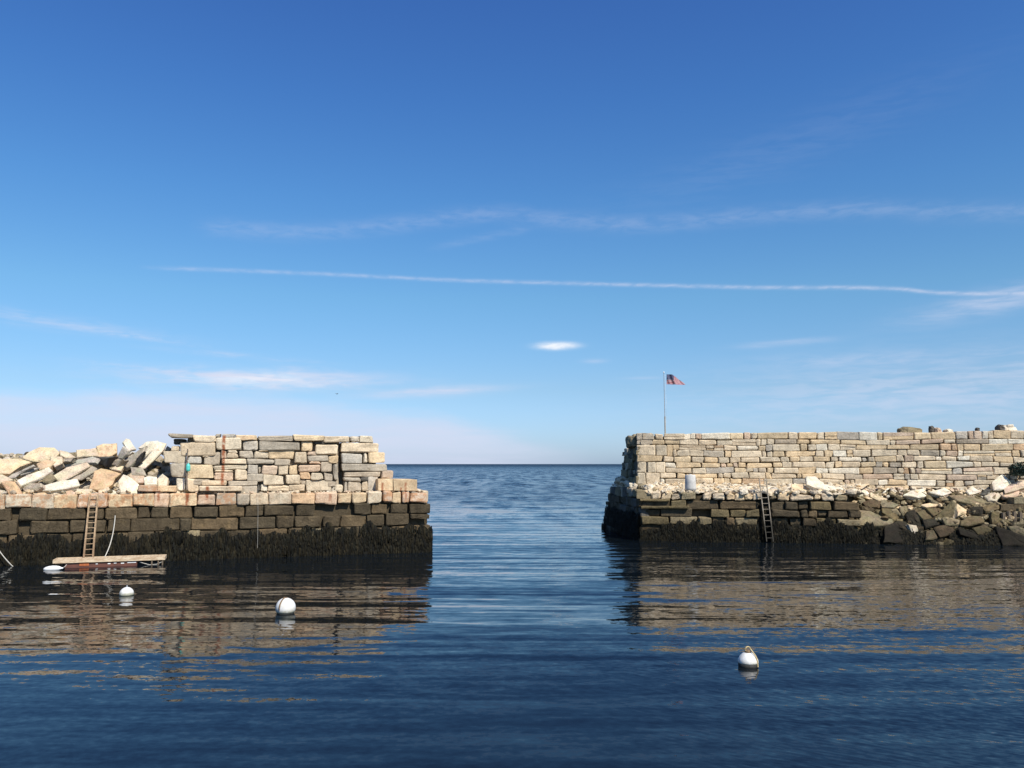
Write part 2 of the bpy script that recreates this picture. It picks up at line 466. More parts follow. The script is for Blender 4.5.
# end face (faces the gap)
FLE = Frame(F1, FL.i)
a = Acc(); a2 = Acc()
masonry(a, .75, 9, [-.9, .05, .72, 1.38, 1.97, 2.52], .6, 1.6, 'kkb', .3, seed=3)
masonry(a2, .95, 9, [2.53, 3.08], .6, 1.6, 'cyp', .3, seed=4)
eo = FLE.o - FL.o
def to_parent(acc, fr, base):
    out = []
    for (u, v, z) in acc.v:
        p = fr.w(u, v, z) - base.o; out.append((p.dot(base.d), p.dot(base.i), z))
    acc.v = out
to_parent(a, FLE, FL); to_parent(a2, FLE, FL)
a2.v  # coping of the end
part('end_courses', a, M_wet, pierL); part('end_coping', a2, M_left_cop, pierL)
# ledge surface: broken stone sheet
def sheet(u0, u1, v0, v1, zf, nu, nv, amp, col, seed=0):
    acc = Acc(); vs = []; cs = []
    for i in range(nu+1):
        for j in range(nv+1):
            u = u0+(u1-u0)*i/nu; v = v0+(v1-v0)*j/nv
            z = zf(u, v)+amp*mn.noise(Vector((u*1.4, v*1.4, seed)))+amp*.5*mn.noise(Vector((u*4, v*4, seed+5)))+random.uniform(-.12, .12)*amp
            vs.append((u, v, z)); cs.append(jcol(col if not isinstance(col, str) else pick(col), .1))
    fs = [(i*(nv+1)+j, (i+1)*(nv+1)+j, (i+1)*(nv+1)+j+1, i*(nv+1)+j+1) for i in range(nu) for j in range(nv)]
    acc.add(vs, fs, cs); return acc
a = sheet(.1, LEND-.3, .5, 8.9, lambda u, v: 2.98, 110, 24, .10, 'cg')
part('ledge', a, M_stone, pierL)

# ---- upper wall, stones traced from the photograph onto the wall's plane
wallL = empty('stone_wall', FL.w(0, 0, 0), FL.rot)
tag(wallL, 'dry stone wall of mixed cream and grey blocks on the ledge beside the slab heap', 'wall', 'dry stone walls on top of the piers')
ST = """169 434 192.6 438 g;172.5 438.2 186 444.5 d;192.8 435.5 215.6 442.5 c;180.5 442.6 214.8 455.8 c;171 446.5 180 451.6 c;163.6 451.8 185.3 462.4 c;170 463.2 185.2 477.4 g;188.2 456.8 201.4 463.8 s;201.7 454 207.6 457.6 c
203.8 452.2 220.4 465.2 g;187.6 464.4 213.4 478.6 y;191.4 479.4 210.4 485.6 g;176 478 185.4 490.6 w;186.6 478.8 199 491.6 c;215 433.8 220.6 437.4 g;221 434.4 235.3 437.6 s;216.4 438 241.2 449.6 c
220.6 450.4 226.3 458.2 p;235.6 435.2 257.4 440.4 y;257.8 435.6 293.2 441.4 g;258.6 441.8 299.8 449.8 g;242.8 441.2 257.6 450.6 s;259 450 268.2 451.8 y;226.6 450 238.2 453.4 c;226.6 453.7 238.4 458.3 c
239 450.9 253.2 458 g;253.6 452 268 458.2 c;268.4 450.4 294 458.9 y;221.6 458.6 246.8 464.6 c;247.2 458.8 274 464.2 g;274.3 459.2 291 465 g;214 465.2 247.3 469.4 c;214 469.7 233.6 472 c;247.8 465 258.6 473.8 s
258.9 467 261 473 g;261.2 465 277.4 474.2 p;277.7 465.4 288.6 474.2 c;234.2 469.6 246.6 480.4 c;213.8 472.2 233.2 480.6 p;247.2 474.2 263.8 481.8 g;263.2 475 284 484.6 c;200.5 481 226.8 486 c;228.4 480.8 257.6 486.2 g
236.8 486.4 257.4 496.2 g;257.9 484.2 259.6 491 d;259.8 484.6 267.4 491 w;267.7 484.8 289 491.2 c;293.4 434.9 324 440.6 y;324.2 436.2 349.3 441.9 c;300.8 441.6 313 451.8 y;313.8 441 325.2 444.4 d;316 444.6 338.5 455 c
307.6 452 317.4 455.5 p;294.9 452 306.8 463 c;307.2 455.8 328.4 461.4 g;328.8 455.5 338 463.4 y;309.6 461.6 320.6 464.3 p;298 464.6 320.4 471.9 p;321 462 332.2 472.2 g;288.7 465.6 297.6 474.6 y;299.8 472.4 310 479 o
310.4 472.4 323 479.6 c;323.6 473.4 332.4 480.4 g;333.2 464.2 338.8 480.2 g;285.4 474.9 300 483.6 c;300.3 479.4 306 485 g;289.8 484.8 305.4 490.8 c;306 480 331 491 c;327.6 480.8 338.6 487 g;331.6 487.3 335.6 491 g;335.8 484.6 343.6 491.4 c
341 442.2 378 452.6 c;341.4 453.4 363.2 463.9 s;364 453.2 367.4 462.6 w;368.2 452.8 384 462.9 y;341.4 464.2 387.2 471.2 g;343.4 472 380.6 476.6 g;381.2 470.6 393 478.6 p;343.4 477.2 361 481.6 g;361.4 477.2 367.4 481 d
367.6 473.6 378 490.4 s;348 482 361.2 491 g;361.6 481.4 367.3 491 c;343.9 482 347.7 491 g;349.6 436.4 359.8 442 g;360 435.8 373 442.6 c"""
END_X = 339.0
a = Acc(); aE = Acc()
for it in ST.replace('\n', ';').split(';'):
    x0, y0, x1, y1, cc = it.split(); x0, y0, x1, y1 = map(float, (x0, y0, x1, y1))
    q = [FL.uz(x, y, USL) for (x, y) in ((x0+.15, y1), (x1-.15, y1), (x1-.15, y0), (x0+.15, y0))]
    q = [(uu, zz) for uu, zz in q]
    # settle: sag and skew
    sk = random.uniform(-.03, .03); q[2] = (q[2][0], q[2][1]+sk); q[3] = (q[3][0], q[3][1]-sk*.6)
    tgt = aE if x0 > END_X else a
    back = .55
    if x0 > END_X: back = 2.8 if x1 > 372 or x0 > 366 else .8
    if y0 < 437: back = 1.2
    v = USL + random.uniform(-.07, .05)
    if y0 < 437: v -= .06
    if (x0, y0) == (169, 434): v -= .2
    if x0 == 172.5: v += .45
    stone(tgt, q, v, back, PAL[cc], .4 if cc in 'py' and random.random() < .2 else 0., cham=random.uniform(.04, .075), jit=.05, rough=.02)
part('masonry', a, M_left_up, wallL); part('end_pillar', aE, M_left_up, wallL)
a = Acc()
ua = FL.u(186, USL+.5); ub = FL.u(338, USL+.5); uc = FL.u(364, USL+.5); ud = FL.u(379, USL+.5)
box(a, (ua, USL+.45, 2.9), (ub, USL+3.2, 5.78), PAL['g'])
box(a, (ub+.25, USL+.5, 2.9), (uc, USL+3.1, 5.4), PAL['g'])
box(a, (uc-.1, USL+.8, 2.9), (FL.u(375, USL+.9), USL+2.6, 4.6), PAL['g'])
box(a, (ub-.1, USL+1.1, 2.9), (ub+.4, USL+3.0, 5.3), PAL['g'])
part('core', a, M_dark, wallL)
# stub (left) end of the wall, stepped stones running back
a = Acc()
FS = Frame(FL.w(FL.u(187, USL), USL+3.2, 0), -FL.i)
masonry(a, 0, 2.5, [3.0, 3.5, 3.95, 4.4, 4.9, 5.35, 5.8], .4, 1.0, 'cgs', .4, vfun=lambda u, z: -.1, seed=9)
to_parent(a, FS, FL); part('broken_end', a, M_left_up, wallL)
a = sheet(ua, ub, USL+.4, USL+3.3, lambda u, v: 5.8, 40, 8, .08, 'cg'); part('wall_top', a, M_stone, wallL)

# ---- tumbled slabs on the left pier, each a thing
def n_(x, y, z): return Vector((x, y, z)).normalized()
NF = n_(.15, -.72, .62)
GL = 'granite slabs tumbled in a heap on the left pier'
HEAP = [
 # label, colour, normal, thickness, extra back, rust, polygon px
 ('rounded cream slab cresting the heap between two lower slabs, largest dome of the heap', 'y', (.1, -.62, .7), .45, 1.2, 0, [(21.5, 458), (28.3, 451.6), (39, 446.7), (54, 447), (60, 452), (55, 457), (42, 461.4), (33, 461)]),
 ('broad yellowish slab cut by the photo edge, below the cream dome', 'y', (.2, -.6, .72), .3, .8, 0, [(-8, 461), (7, 458.3), (19.5, 458), (32, 462), (20, 466), (10, 473), (-8, 473)]),
 ('thin grey slab sliding into the dark hollow near the photo edge', 's', (-.2, -.8, .5), .12, .6, 0, [(4, 477), (17, 472), (33, 464.5), (35, 466), (18, 474), (14, 478), (4, 479)]),
 ('long whitish slab slanting up to the right over the small grey block', 'w', (.25, -.7, .62), .22, .3, 0, [(16, 481), (24.5, 476), (49, 466.8), (53, 471), (42, 477), (20.5, 486.3)]),
 ('small orange block wedged under the cream dome slab', 'o', (.2, -.8, .5), .5, .7, 0, [(36, 463.5), (47, 459), (55, 461.5), (50, 467.5), (39, 470)]),
 ('small cream block right of the orange wedged block', 'c', (.1, -.8, .55), .4, .8, 0, [(50, 455.5), (62, 456), (62.5, 463), (54, 467), (50, 462)]),
 ('small grey block tipped forward beneath the long whitish slab', 'g', (-.25, -.85, .35), .35, .1, 0, [(21, 488), (29, 483), (41, 483), (42, 487), (36, 490.5), (23.5, 491.6)]),
 ('orange slab leaning upright just above the coping near the photo edge', 'o', (.3, -.85, .4), .3, .0, .3, [(1, 482), (6, 480.4), (14.6, 481), (21, 490.7), (22.5, 495.5), (9, 495.5), (4, 487)]),
 ('pale block cut by the photo edge, sitting on the coping', 'c', (.1, -.9, .4), .4, .1, 0, [(-8, 488), (5, 490), (7, 497), (-8, 497)]),
 ('flat tan piece lying on the coping below the small grey block', 'y', (.1, -.7, .7), .3, .1, .3, [(22.5, 492), (43, 490.3), (49, 495.5), (33, 497.5), (22.5, 497)]),
 ('long narrow grey slab high in the heap, pointing at the dark block', 's', (-.1, -.7, .6), .18, .9, 0, [(62, 465.5), (73, 460), (92, 456.3), (99, 458), (96, 462.5), (79, 464), (65.6, 467)]),
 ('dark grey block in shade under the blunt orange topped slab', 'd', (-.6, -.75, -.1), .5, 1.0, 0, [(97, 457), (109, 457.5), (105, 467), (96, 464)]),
 ('flat cream slab on the heap skyline, between dome and blunt slab', 'c', (.05, -.65, .7), .3, 1.3, 0, [(76, 449.6), (97, 447.4), (99, 456), (83, 456), (76.4, 457.5)]),
 ('blunt cream slab with orange face standing on the heap skyline', 'y', (.25, -.8, .5), .5, 1.2, .3, [(96, 446), (103, 443.3), (117, 443), (116.5, 452.5), (108, 458), (98.5, 457)]),
 ('large tilted tan slab in the middle of the heap, pointed at its right end', 'c', (.1, -.78, .58), .2, .5, 0, [(50, 477.5), (66.6, 467), (87, 462), (90.8, 466), (73.5, 475.5), (62.7, 481.5), (53, 482)]),
 ('narrow slab lying just under the large tilted tan slab', 'g', (.0, -.8, .5), .15, .5, 0, [(68, 480.5), (79, 475), (92, 465.5), (97, 467.7), (93, 472.5), (81, 479.5)]),
 ('white slab with dark underside lying level low in the heap', 'w', (.1, -.62, .75), .3, .1, 0, [(42, 486), (61, 480), (77.5, 478.3), (80, 485), (62, 489), (42, 490.5)]),
 ('big orange tan slab behind the top of the wooden ladder', 'o', (.25, -.8, .52), .4, .2, 0, [(88.5, 489), (94, 471), (101, 468), (110, 469.5), (121, 473), (115, 478), (112.5, 484), (104, 490)]),
 ('light oblong block behind the head of the wooden ladder', 'c', (.1, -.85, .45), .4, .1, .2, [(76, 488), (92, 488.5), (91, 495), (76, 494)]),
 ('small pink stone on the coping left of the ladder head', 'p', (.1, -.8, .5), .25, .0, .4, [(66, 491), (71, 489.7), (76.5, 493), (75, 496.5), (66, 496.5)]),
 ('little grey wedge beneath the cream block by the dome slab', 'g', (-.3, -.85, .3), .3, .8, 0, [(61, 458.5), (73, 458), (70, 461.5), (62, 463)]),
 ('thin cream slab sloping down off the right of the dome', 'c', (.35, -.6, .7), .22, 1.1, 0, [(59, 449.6), (68, 451.5), (76, 457), (66, 457.5), (60, 455)]),
 ('pointed cream stone, highest tip of the heap', 'w', (.35, -.75, .5), .22, 1.3, 0, [(122.2, 442), (126, 438.3), (129.7, 439), (136.4, 449), (128, 450.6)]),
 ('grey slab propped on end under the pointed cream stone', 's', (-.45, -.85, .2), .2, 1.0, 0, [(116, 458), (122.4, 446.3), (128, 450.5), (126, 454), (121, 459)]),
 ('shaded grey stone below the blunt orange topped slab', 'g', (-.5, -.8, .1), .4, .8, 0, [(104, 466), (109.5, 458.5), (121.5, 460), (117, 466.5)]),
 ('cream stone filling the gap below the propped grey slab', 'c', (.2, -.8, .5), .3, .7, 0, [(111, 469), (118, 463), (126, 460), (123, 467), (121, 471)]),
 ('grey leaning slab, leftmost of the three slabs leaning together', 'g', (-.35, -.85, .35), .22, .8, 0, [(120.3, 469), (125, 460), (139.6, 449), (145.4, 445.4), (143, 452), (130, 466), (124, 470)]),
 ('dark shaded slab face sandwiched between the leaning slabs', 'd', (-.65, -.75, -.05), .15, .9, 0, [(126, 470), (130, 464), (144, 451), (140, 462), (136, 468)]),  # side of the leaning slab, its shade put into the dark colour
 ('white slab, middle one of the three slabs leaning together', 'w', (.1, -.85, .45), .16, 1.0, 0, [(137.5, 448), (146, 441.3), (158, 440.3), (153, 450), (141.5, 460), (144, 448.5)]),
 ('white slab, foremost of the three slabs leaning together', 'w', (.2, -.82, .45), .2, .7, 0, [(138, 466.5), (153, 450), (158.5, 441), (166.8, 443.5), (163.5, 450), (145, 468.3), (141.7, 469)]),
 ('small grey splinter against the broken end of the wall', 'g', (-.1, -.9, .3), .2, 1.0, 0, [(161, 454), (167, 446), (171, 448.6), (165, 456)]),
 ('squat grey stone under the foot of the leaning slabs', 'g', (.1, -.9, .35), .4, .4, 0, [(130, 467), (143, 468), (146, 476), (132, 475)]),
 ('white block on the ledge right of the squat grey stone', 'w', (.1, -.8, .5), .4, .2, 0, [(143, 477.5), (149, 475.5), (156.5, 477), (157, 484.5), (144.6, 485)]),
 ('pale wedge stone next to the broken wall end on the ledge', 'c', (.2, -.8, .5), .4, .2, 0, [(156.5, 479), (162.5, 473.3), (168.5, 478), (167, 486), (158, 486)]),
 ('big white block above the coping just right of the ladder', 'w', (.1, -.85, .5), .6, .1, .15, [(117.5, 481), (123, 474), (128, 475.5), (138.8, 484), (137.5, 494), (120.5, 494)]),
 ('flat tan stone lying behind the big white block', 'p', (.1, -.7, .65), .3, .4, .3, [(128.2, 474.6), (144.5, 475), (143.5, 482), (134, 483)]),
 ('cream chunk tucked in the hollow by the ladder head', 'c', (.1, -.85, .4), .4, .1, .2, [(98, 490), (108, 486.5), (111, 495), (98, 496)]),
 ('small white stone in the hollow left of the big white block', 'w', (.1, -.8, .5), .25, .0, 0, [(107, 492.5), (112, 489.5), (118, 492), (117, 496), (108, 496)]),
 ('cream block half hidden beneath the broad yellowish slab', 'c', (.2, -.8, .5), .5, .5, 0, [(-6, 474), (2, 474), (14, 480), (2, 483), (-6, 483)]),
 ('grey chock stone below the slanting whitish slab end', 'm', (-.1, -.9, .3), .3, .4, 0, [(42, 478), (50, 473), (55, 479), (50, 484), (43, 483)]),
 ('pale sliver of slab above the slanting whitish slab', 's', (.1, -.8, .5), .14, .6, 0, [(18, 472), (30, 468), (39, 467.5), (30, 472.5), (20, 475.5)]),
]
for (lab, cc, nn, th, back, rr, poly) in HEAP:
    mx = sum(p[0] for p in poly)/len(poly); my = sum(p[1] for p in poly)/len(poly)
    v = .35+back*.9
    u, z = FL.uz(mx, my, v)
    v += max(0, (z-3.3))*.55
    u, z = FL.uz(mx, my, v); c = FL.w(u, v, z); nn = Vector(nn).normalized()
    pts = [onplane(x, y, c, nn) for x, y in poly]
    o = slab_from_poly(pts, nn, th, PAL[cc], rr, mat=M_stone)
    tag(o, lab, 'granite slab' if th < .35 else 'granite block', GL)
# loose rubble between and behind the slabs
def mound(u, v):
    pxu = u - FL.u(0)
    zz = 3.0+1.75*min(1, max(0, (v-1.5)/1.7))**.8
    e = FL.u(150, 2)-u
    if e < 0: zz = 3.0+(zz-3.0)*max(.35, 1+e/2.2)
    return zz
a = sheet(FL.u(-140), FL.u(190), 1.1, 7.5, mound, 170, 44, .42, 'gcgm', 12)
part('heap_core', a, M_stone, pierL)
a = Acc()
for k in range(800):
    px = random.uniform(-120, 184); v = random.uniform(.9, 4.6)
    u = FL.u(px, v); z = mound(u, v)+random.uniform(-.15, .12)
    w = FL.w(u, v, z); pebble(a, w, random.uniform(.22, .62), pick('ggcmsk'))
for k in range(420):
    px = random.uniform(-20, 170); v = random.uniform(.3, 1.6); u = FL.u(px, v)
    pebble(a, FL.w(u, v, max(3.08, mound(u, v)+random.uniform(0, .25))), random.uniform(.08, .26), pick('cgcmsy'))
for k in range(260):
    px = random.uniform(-100, 420); v = random.uniform(.25, .95); u = FL.u(px, v)
    pebble(a, FL.w(u, v, 3.06+random.uniform(0, .06)), random.uniform(.05, .2), pick('cgcwp'))
o = link('rubble', a.mesh('rubble', M_stone)); tag(o, 'broken small stones filling gaps between the tumbled slabs on the left pier', 'rubble', kind='stuff')

# ================================================================== RIGHT PIER
pierR = empty('stone_pier', FR.w(0, 0, 0), FR.rot)
tag(pierR, 'granite pier with olive black weedy foot and grey ladder, below the flagpole', 'pier', 'granite piers either side of the harbour mouth')
zlow = 2.36
a = Acc()
def Rl(p): q = Vector(p)-FR.o; return (q.dot(FR.d), q.dot(FR.i))
e0 = FE.w(.6, .75, 0); e1 = FE.w(ELEN-.4, .42, 0)
prism(a, [Rl(e1), (11.9, .42), (12.4, 4.2), (REND, 4.2), (REND, 12), Rl(e0)], -1.5, zlow+.3, PAL['k'])
part('core', a, M_dark, pierR)
a = Acc()
for (x0, x1, cc) in [(651, 661, 'c'), (661.4, 671.5, 'y'), (672, 681.6, 'c'), (682, 696.5, 'm'), (703, 711.8, 'c'), (712.4, 726, 'c'), (726.5, 734.2, 'y'), (734.6, 744.8, 'y'), (745.2, 753, 'y'), (753.4, 762, 'c'),
                     (770, 777.6, 'm'), (778, 789.5, 'y'), (790, 813.3, 'c'), (813.8, 821.5, 'y'), (822, 834, 'c'), (834.5, 847, 'm')]:
    ua, ub = FR.u(x0)+.01, FR.u(x1)-.01; t = 2.86 if x0 < 768 else 2.78
    stone(a, [(ua, zlow+.06), (ub, zlow+.06), (ub, t+random.uniform(-.12, .06)), (ua, t+random.uniform(-.12, .06))], random.uniform(-.12, .08), .8, PAL[cc], .15, cham=random.uniform(.05, .10), jit=.06, rough=.03)
# corner block, its end in shade
ua, ub = FR.u(637.5), FR.u(650.8); stone(a, [(ua-.05, zlow+.1), (ub, zlow+.05), (ub, 2.92), (ua-.05, 2.98)], -.03, .9, PAL['m'])
part('coping', a, M_stone, pierR)
a = Acc()
def rowR(lst, z0, z1, cols, vj=.14):
    for (x0, x1) in lst:
        ua, ub = FR.u(x0)+.012, FR.u(x1)-.012; d0 = random.uniform(-.03, .03)
        stone(a, [(ua, z0+d0), (ub, z0+d0), (ub, z1+random.uniform(-.07, .03)), (ua, z1+random.uniform(-.07, .03))], random.uniform(-vj, vj), .7, pick(cols), .0, cham=random.uniform(.035, .08), jit=.045, rough=.022)
rowR([(641, 670), (670.5, 686), (687, 718), (720, 758.5), (771, 784.5), (785, 797.5), (798, 809), (810, 831), (833, 859)], 1.88, 2.36, 'kkbl')
rowR([(641, 660), (661, 692), (710, 729), (729.5, 745.5), (746, 758.5), (771, 799), (799.4, 807.5), (808, 816.5), (817, 827.5), (828, 847), (848, 860)], 1.44, 1.86, 'bkkl')
rowR([(641, 668), (669, 697), (698, 711), (712, 724), (725, 734.5), (735, 757), (771, 788), (789, 801), (802, 815), (816, 836), (837, 860)], .95, 1.42, 'blmkk')
rowR([(641, 664), (665, 690), (691, 722), (723, 757), (771, 800), (801, 830), (831, 860)], .35, .93, 'kkbl')
rowR([(641, 670), (671, 700), (701, 730), (731, 757), (771, 800), (801, 830), (831, 860)], -.9, .33, 'kk')
# two long projecting slabs near the corner
for (x0, x1, y0, y1) in [(640, 670, 499, 501.2), (641, 689, 506, 508.5)]:
    q = [FR.uz(x, y, -.12) for x, y in ((x0, y1), (x1, y1), (x1, y0), (x0, y0))]; stone(a, q, -.16, .5, PAL['l'])
# ladder recess back, near black colour stands in for the slot's shade
ua, ub = FR.u(757.5), FR.u(771); stone(a, [(ua, -.5), (ub, -.5), (ub, 2.4), (ua, 2.4)], .40, .3, PAL['n'])
part('lower_courses', a, M_wet, pierR)
# shaded end face toward the gap
a = Acc(); a2 = Acc()
bat = lambda u, z: .20*z*(1-u/ELEN)
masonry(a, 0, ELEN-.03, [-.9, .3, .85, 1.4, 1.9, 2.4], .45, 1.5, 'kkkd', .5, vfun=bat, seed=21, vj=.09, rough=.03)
masonry(a2, 0, ELEN-.75, [2.42, 2.98], .4, 1.3, 'mmgd', 1.2, vfun=bat, seed=22, vj=.1, wob=.09, rough=.04)  # coping stones coloured darker to deepen the shade on this end
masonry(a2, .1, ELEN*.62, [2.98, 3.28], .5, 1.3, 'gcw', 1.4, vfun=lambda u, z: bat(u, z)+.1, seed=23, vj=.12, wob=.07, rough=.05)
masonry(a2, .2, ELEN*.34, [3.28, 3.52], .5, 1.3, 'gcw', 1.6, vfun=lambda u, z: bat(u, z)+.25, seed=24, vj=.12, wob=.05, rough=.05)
to_parent(a, FE, FR); to_parent(a2, FE, FR)
part('end_courses', a, M_wet, pierR); part('end_coping', a2, M_stone, pierR)
# sloping ledge of broken stone
def ledge_z(u, v):
    t = min(1, max(0, (v-.3)/(USR-.3))); return 2.80+.5*t
UG = FR.u(862)
ub0 = Rl(FE.w(ELEN-.5, .5, 0))
a = Acc(); vs = []; cs = []; nu, nv = 70, 16
for i in range(nu+1):
    for j in range(nv+1):
        v = .35+(9.3-.35)*j/nv
        lo = .25 - .03*v
        u = lo+(UG+.3+1.2*min(1, max(0, (v-1.5)/2))-lo)*i/nu
        z = ledge_z(u, v)+.07*mn.noise(Vector((u*1.5, v*1.5, 3)))+.05*mn.noise(Vector((u*5, v*5, 9)))
        vs.append((u, v, z)); cs.append(jcol(pick('cwyc'), .1))
a.add(vs, [(i*(nv+1)+j, (i+1)*(nv+1)+j, (i+1)*(nv+1)+j+1, i*(nv+1)+j+1) for i in range(nu) for j in range(nv)], cs)
part('ledge', a, M_stone, pierR)
# collapsed bank of the pier further right
def bank_z(v): return 3.25*min(1, max(0, (v+.1)/3.2))**.8-.25
a = sheet(UG-.6, REND, -.4, 5.0, lambda u, v: bank_z(v)-.32, 120, 22, .22, 'kbl', 4)
o = link('bank', a.mesh('bank', M_wet), loc=FR.w(0, 0, 0), rotz=FR.rot); tag(o, None, kind='structure')
o.name = 'terrain'

# ---- upper wall
wallR = empty('stone_wall', FR.w(0, 0, 0), FR.rot)
tag(wallR, 'long dry stone wall of level cream courses behind the concrete post', 'wall', 'dry stone walls on top of the piers')
U0 = FR.u(637.3, USR); UA = FR.u(676, USR)
a = Acc()
z_base = 3.22; z_top = 6.45
VW = lambda u, z: USR+.045*(z-3.2)
zB = [2.9, 3.22, 3.56, 3.92, 4.27, 4.62, 4.98, 5.33, 5.69, 6.03, 6.46]
big = [(0, 1), (1, 3), (3, 5), (5, 6), (6, 8), (8, 9), (9, 10)]      # near the corner the blocks span one or two courses
for (k0, k1) in big:
    ue = UA+random.uniform(-1.0, 1.6)
    masonry(a, U0, ue, [zB[k0], zB[k1]], .55, 1.9, 'ccygcc', .6, vfun=VW, seed=31, wob=.045, split=.08)
    for k in range(k0, k1):
        masonry(a, ue, REND, [zB[k], zB[k+1]], .28, 2.0, 'cycywccpyccgwcyso' if k % 2 else 'cycywccpyccgyc', .6, vfun=VW, seed=31, wob=.07, split=.09)
part('masonry', a, M_stone, wallR)
a = Acc(); box(a, (U0+.45, USR+.5, 2.5), (REND, 10.2, 6.2), PAL['m']); part('core', a, M_dark, wallR)
a = sheet(U0+.4, REND, USR+.35, 10.3, lambda u, v: 6.26, 140, 20, .1, 'cg', 8); part('wall_top', a, M_stone, wallR)
# shaded end, darker stone colours standing in for deeper shade
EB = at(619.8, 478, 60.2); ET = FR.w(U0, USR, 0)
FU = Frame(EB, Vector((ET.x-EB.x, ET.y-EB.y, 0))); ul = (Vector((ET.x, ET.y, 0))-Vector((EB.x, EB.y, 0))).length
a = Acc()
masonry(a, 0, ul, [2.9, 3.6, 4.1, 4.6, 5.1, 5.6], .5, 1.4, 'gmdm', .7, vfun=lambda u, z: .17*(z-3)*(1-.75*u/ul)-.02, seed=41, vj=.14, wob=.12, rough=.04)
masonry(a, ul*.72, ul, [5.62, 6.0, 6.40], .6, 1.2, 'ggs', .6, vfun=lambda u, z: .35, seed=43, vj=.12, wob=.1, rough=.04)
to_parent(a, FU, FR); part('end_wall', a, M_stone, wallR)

# ---- rocks on top of the right wall and the boulder at its corner
def boulder(name, center, sx, sy, sz, col, label, cat, group, seed, mat=None, rust=0, rough=.16):
    n1, n2 = 14, 9; vs = []; fs = []
    for i in range(n2+1):
        ph = math.pi*i/n2
        for k in range(n1):
            t = k/n1*6.2832; d = Vector((math.sin(ph)*math.cos(t), math.sin(ph)*math.sin(t), math.cos(ph)))
            q = Vector(tuple(math.copysign(abs(x)**.7, x) for x in d)); r = 1+rough*mn.noise(d*1.7+Vector((seed, 0, 0)))*2+rough*.5*mn.noise(d*4+Vector((seed, 3, 0)))
            vs.append((q.x*sx*r, q.y*sy*r, q.z*sz*r+sz))
    for i in range(n2):
        for k in range(n1): fs.append((i*n1+k, (i+1)*n1+k, (i+1)*n1+(k+1) % n1, i*n1+(k+1) % n1))
    ac = Acc(); ac.add(vs, fs, [jcol(col, .06) for _ in vs], rust)
    o = link(name, ac.mesh(name, mat or M_stone), loc=(center[0], center[1], center[2]-sz)); tag(o, label, cat, group); return o
TW = 'rocks lying loose on top of the long wall'
def topY(px): return FR.w(FR.u(px, USR+.9), USR+.9, 0).y
def place_top(px0, px1, ptop, pbot, col, label, seed, sy=.4, rough=.16):
    Y = topY((px0+px1)/2); pa, pb = at(px0, (ptop+pbot)/2, Y), at(px1, (ptop+pbot)/2, Y); zt_, zb2 = at(px0, ptop, Y).z, at(px0, pbot+2.5, Y).z
    c = (pa+pb)/2; boulder('rock', (c.x, c.y, (zt_+zb2)/2), (pb.x-pa.x)/2, sy, (zt_-zb2)/2, PAL[col], label, 'rock', TW, seed, rough=rough)
place_top(898, 920, 427.0, 433, 'm', 'wide brown grey rock, broadest one standing on top of the long wall', 1.2)
place_top(929, 933.4, 425.8, 432, 'd', 'dark upright rock on the wall top, touching a pale rock', 5.2, .2)
place_top(933.2, 940, 427.6, 432, 'p', 'pale pinkish rock on the wall top beside the dark upright one', 8.1, .3)
place_top(944, 952, 429, 433, 'w', 'low white rock on the wall top, right of the pale pinkish one', 3.3, .3)
place_top(975.5, 979, 427.6, 431, 'd', 'tiny dark rock standing alone on the wall top', 6.1, .2)
place_top(996.5, 1004, 424.8, 431, 'd', 'dark block on the wall top under the edge of a white rock', 7.7, .3)
place_top(1000, 1014, 424.4, 431, 'w', 'rounded white rock on the wall top leaning on a dark block', 2.4, .4)
Y = 55.5; pa, pb = at(625.0, 441, Y), at(639.5, 441, Y); 
boulder('boulder', ((pa.x+pb.x)/2, Y-.6, at(630, 442, Y).z), (pb.x-pa.x)/2, 1.3, (at(630, 434.6, Y).z-at(630, 449, Y).z)/2, PAL['m'], 'rounded olive grey boulder capping the shaded corner of the long wall', 'boulder', None, 9.9)

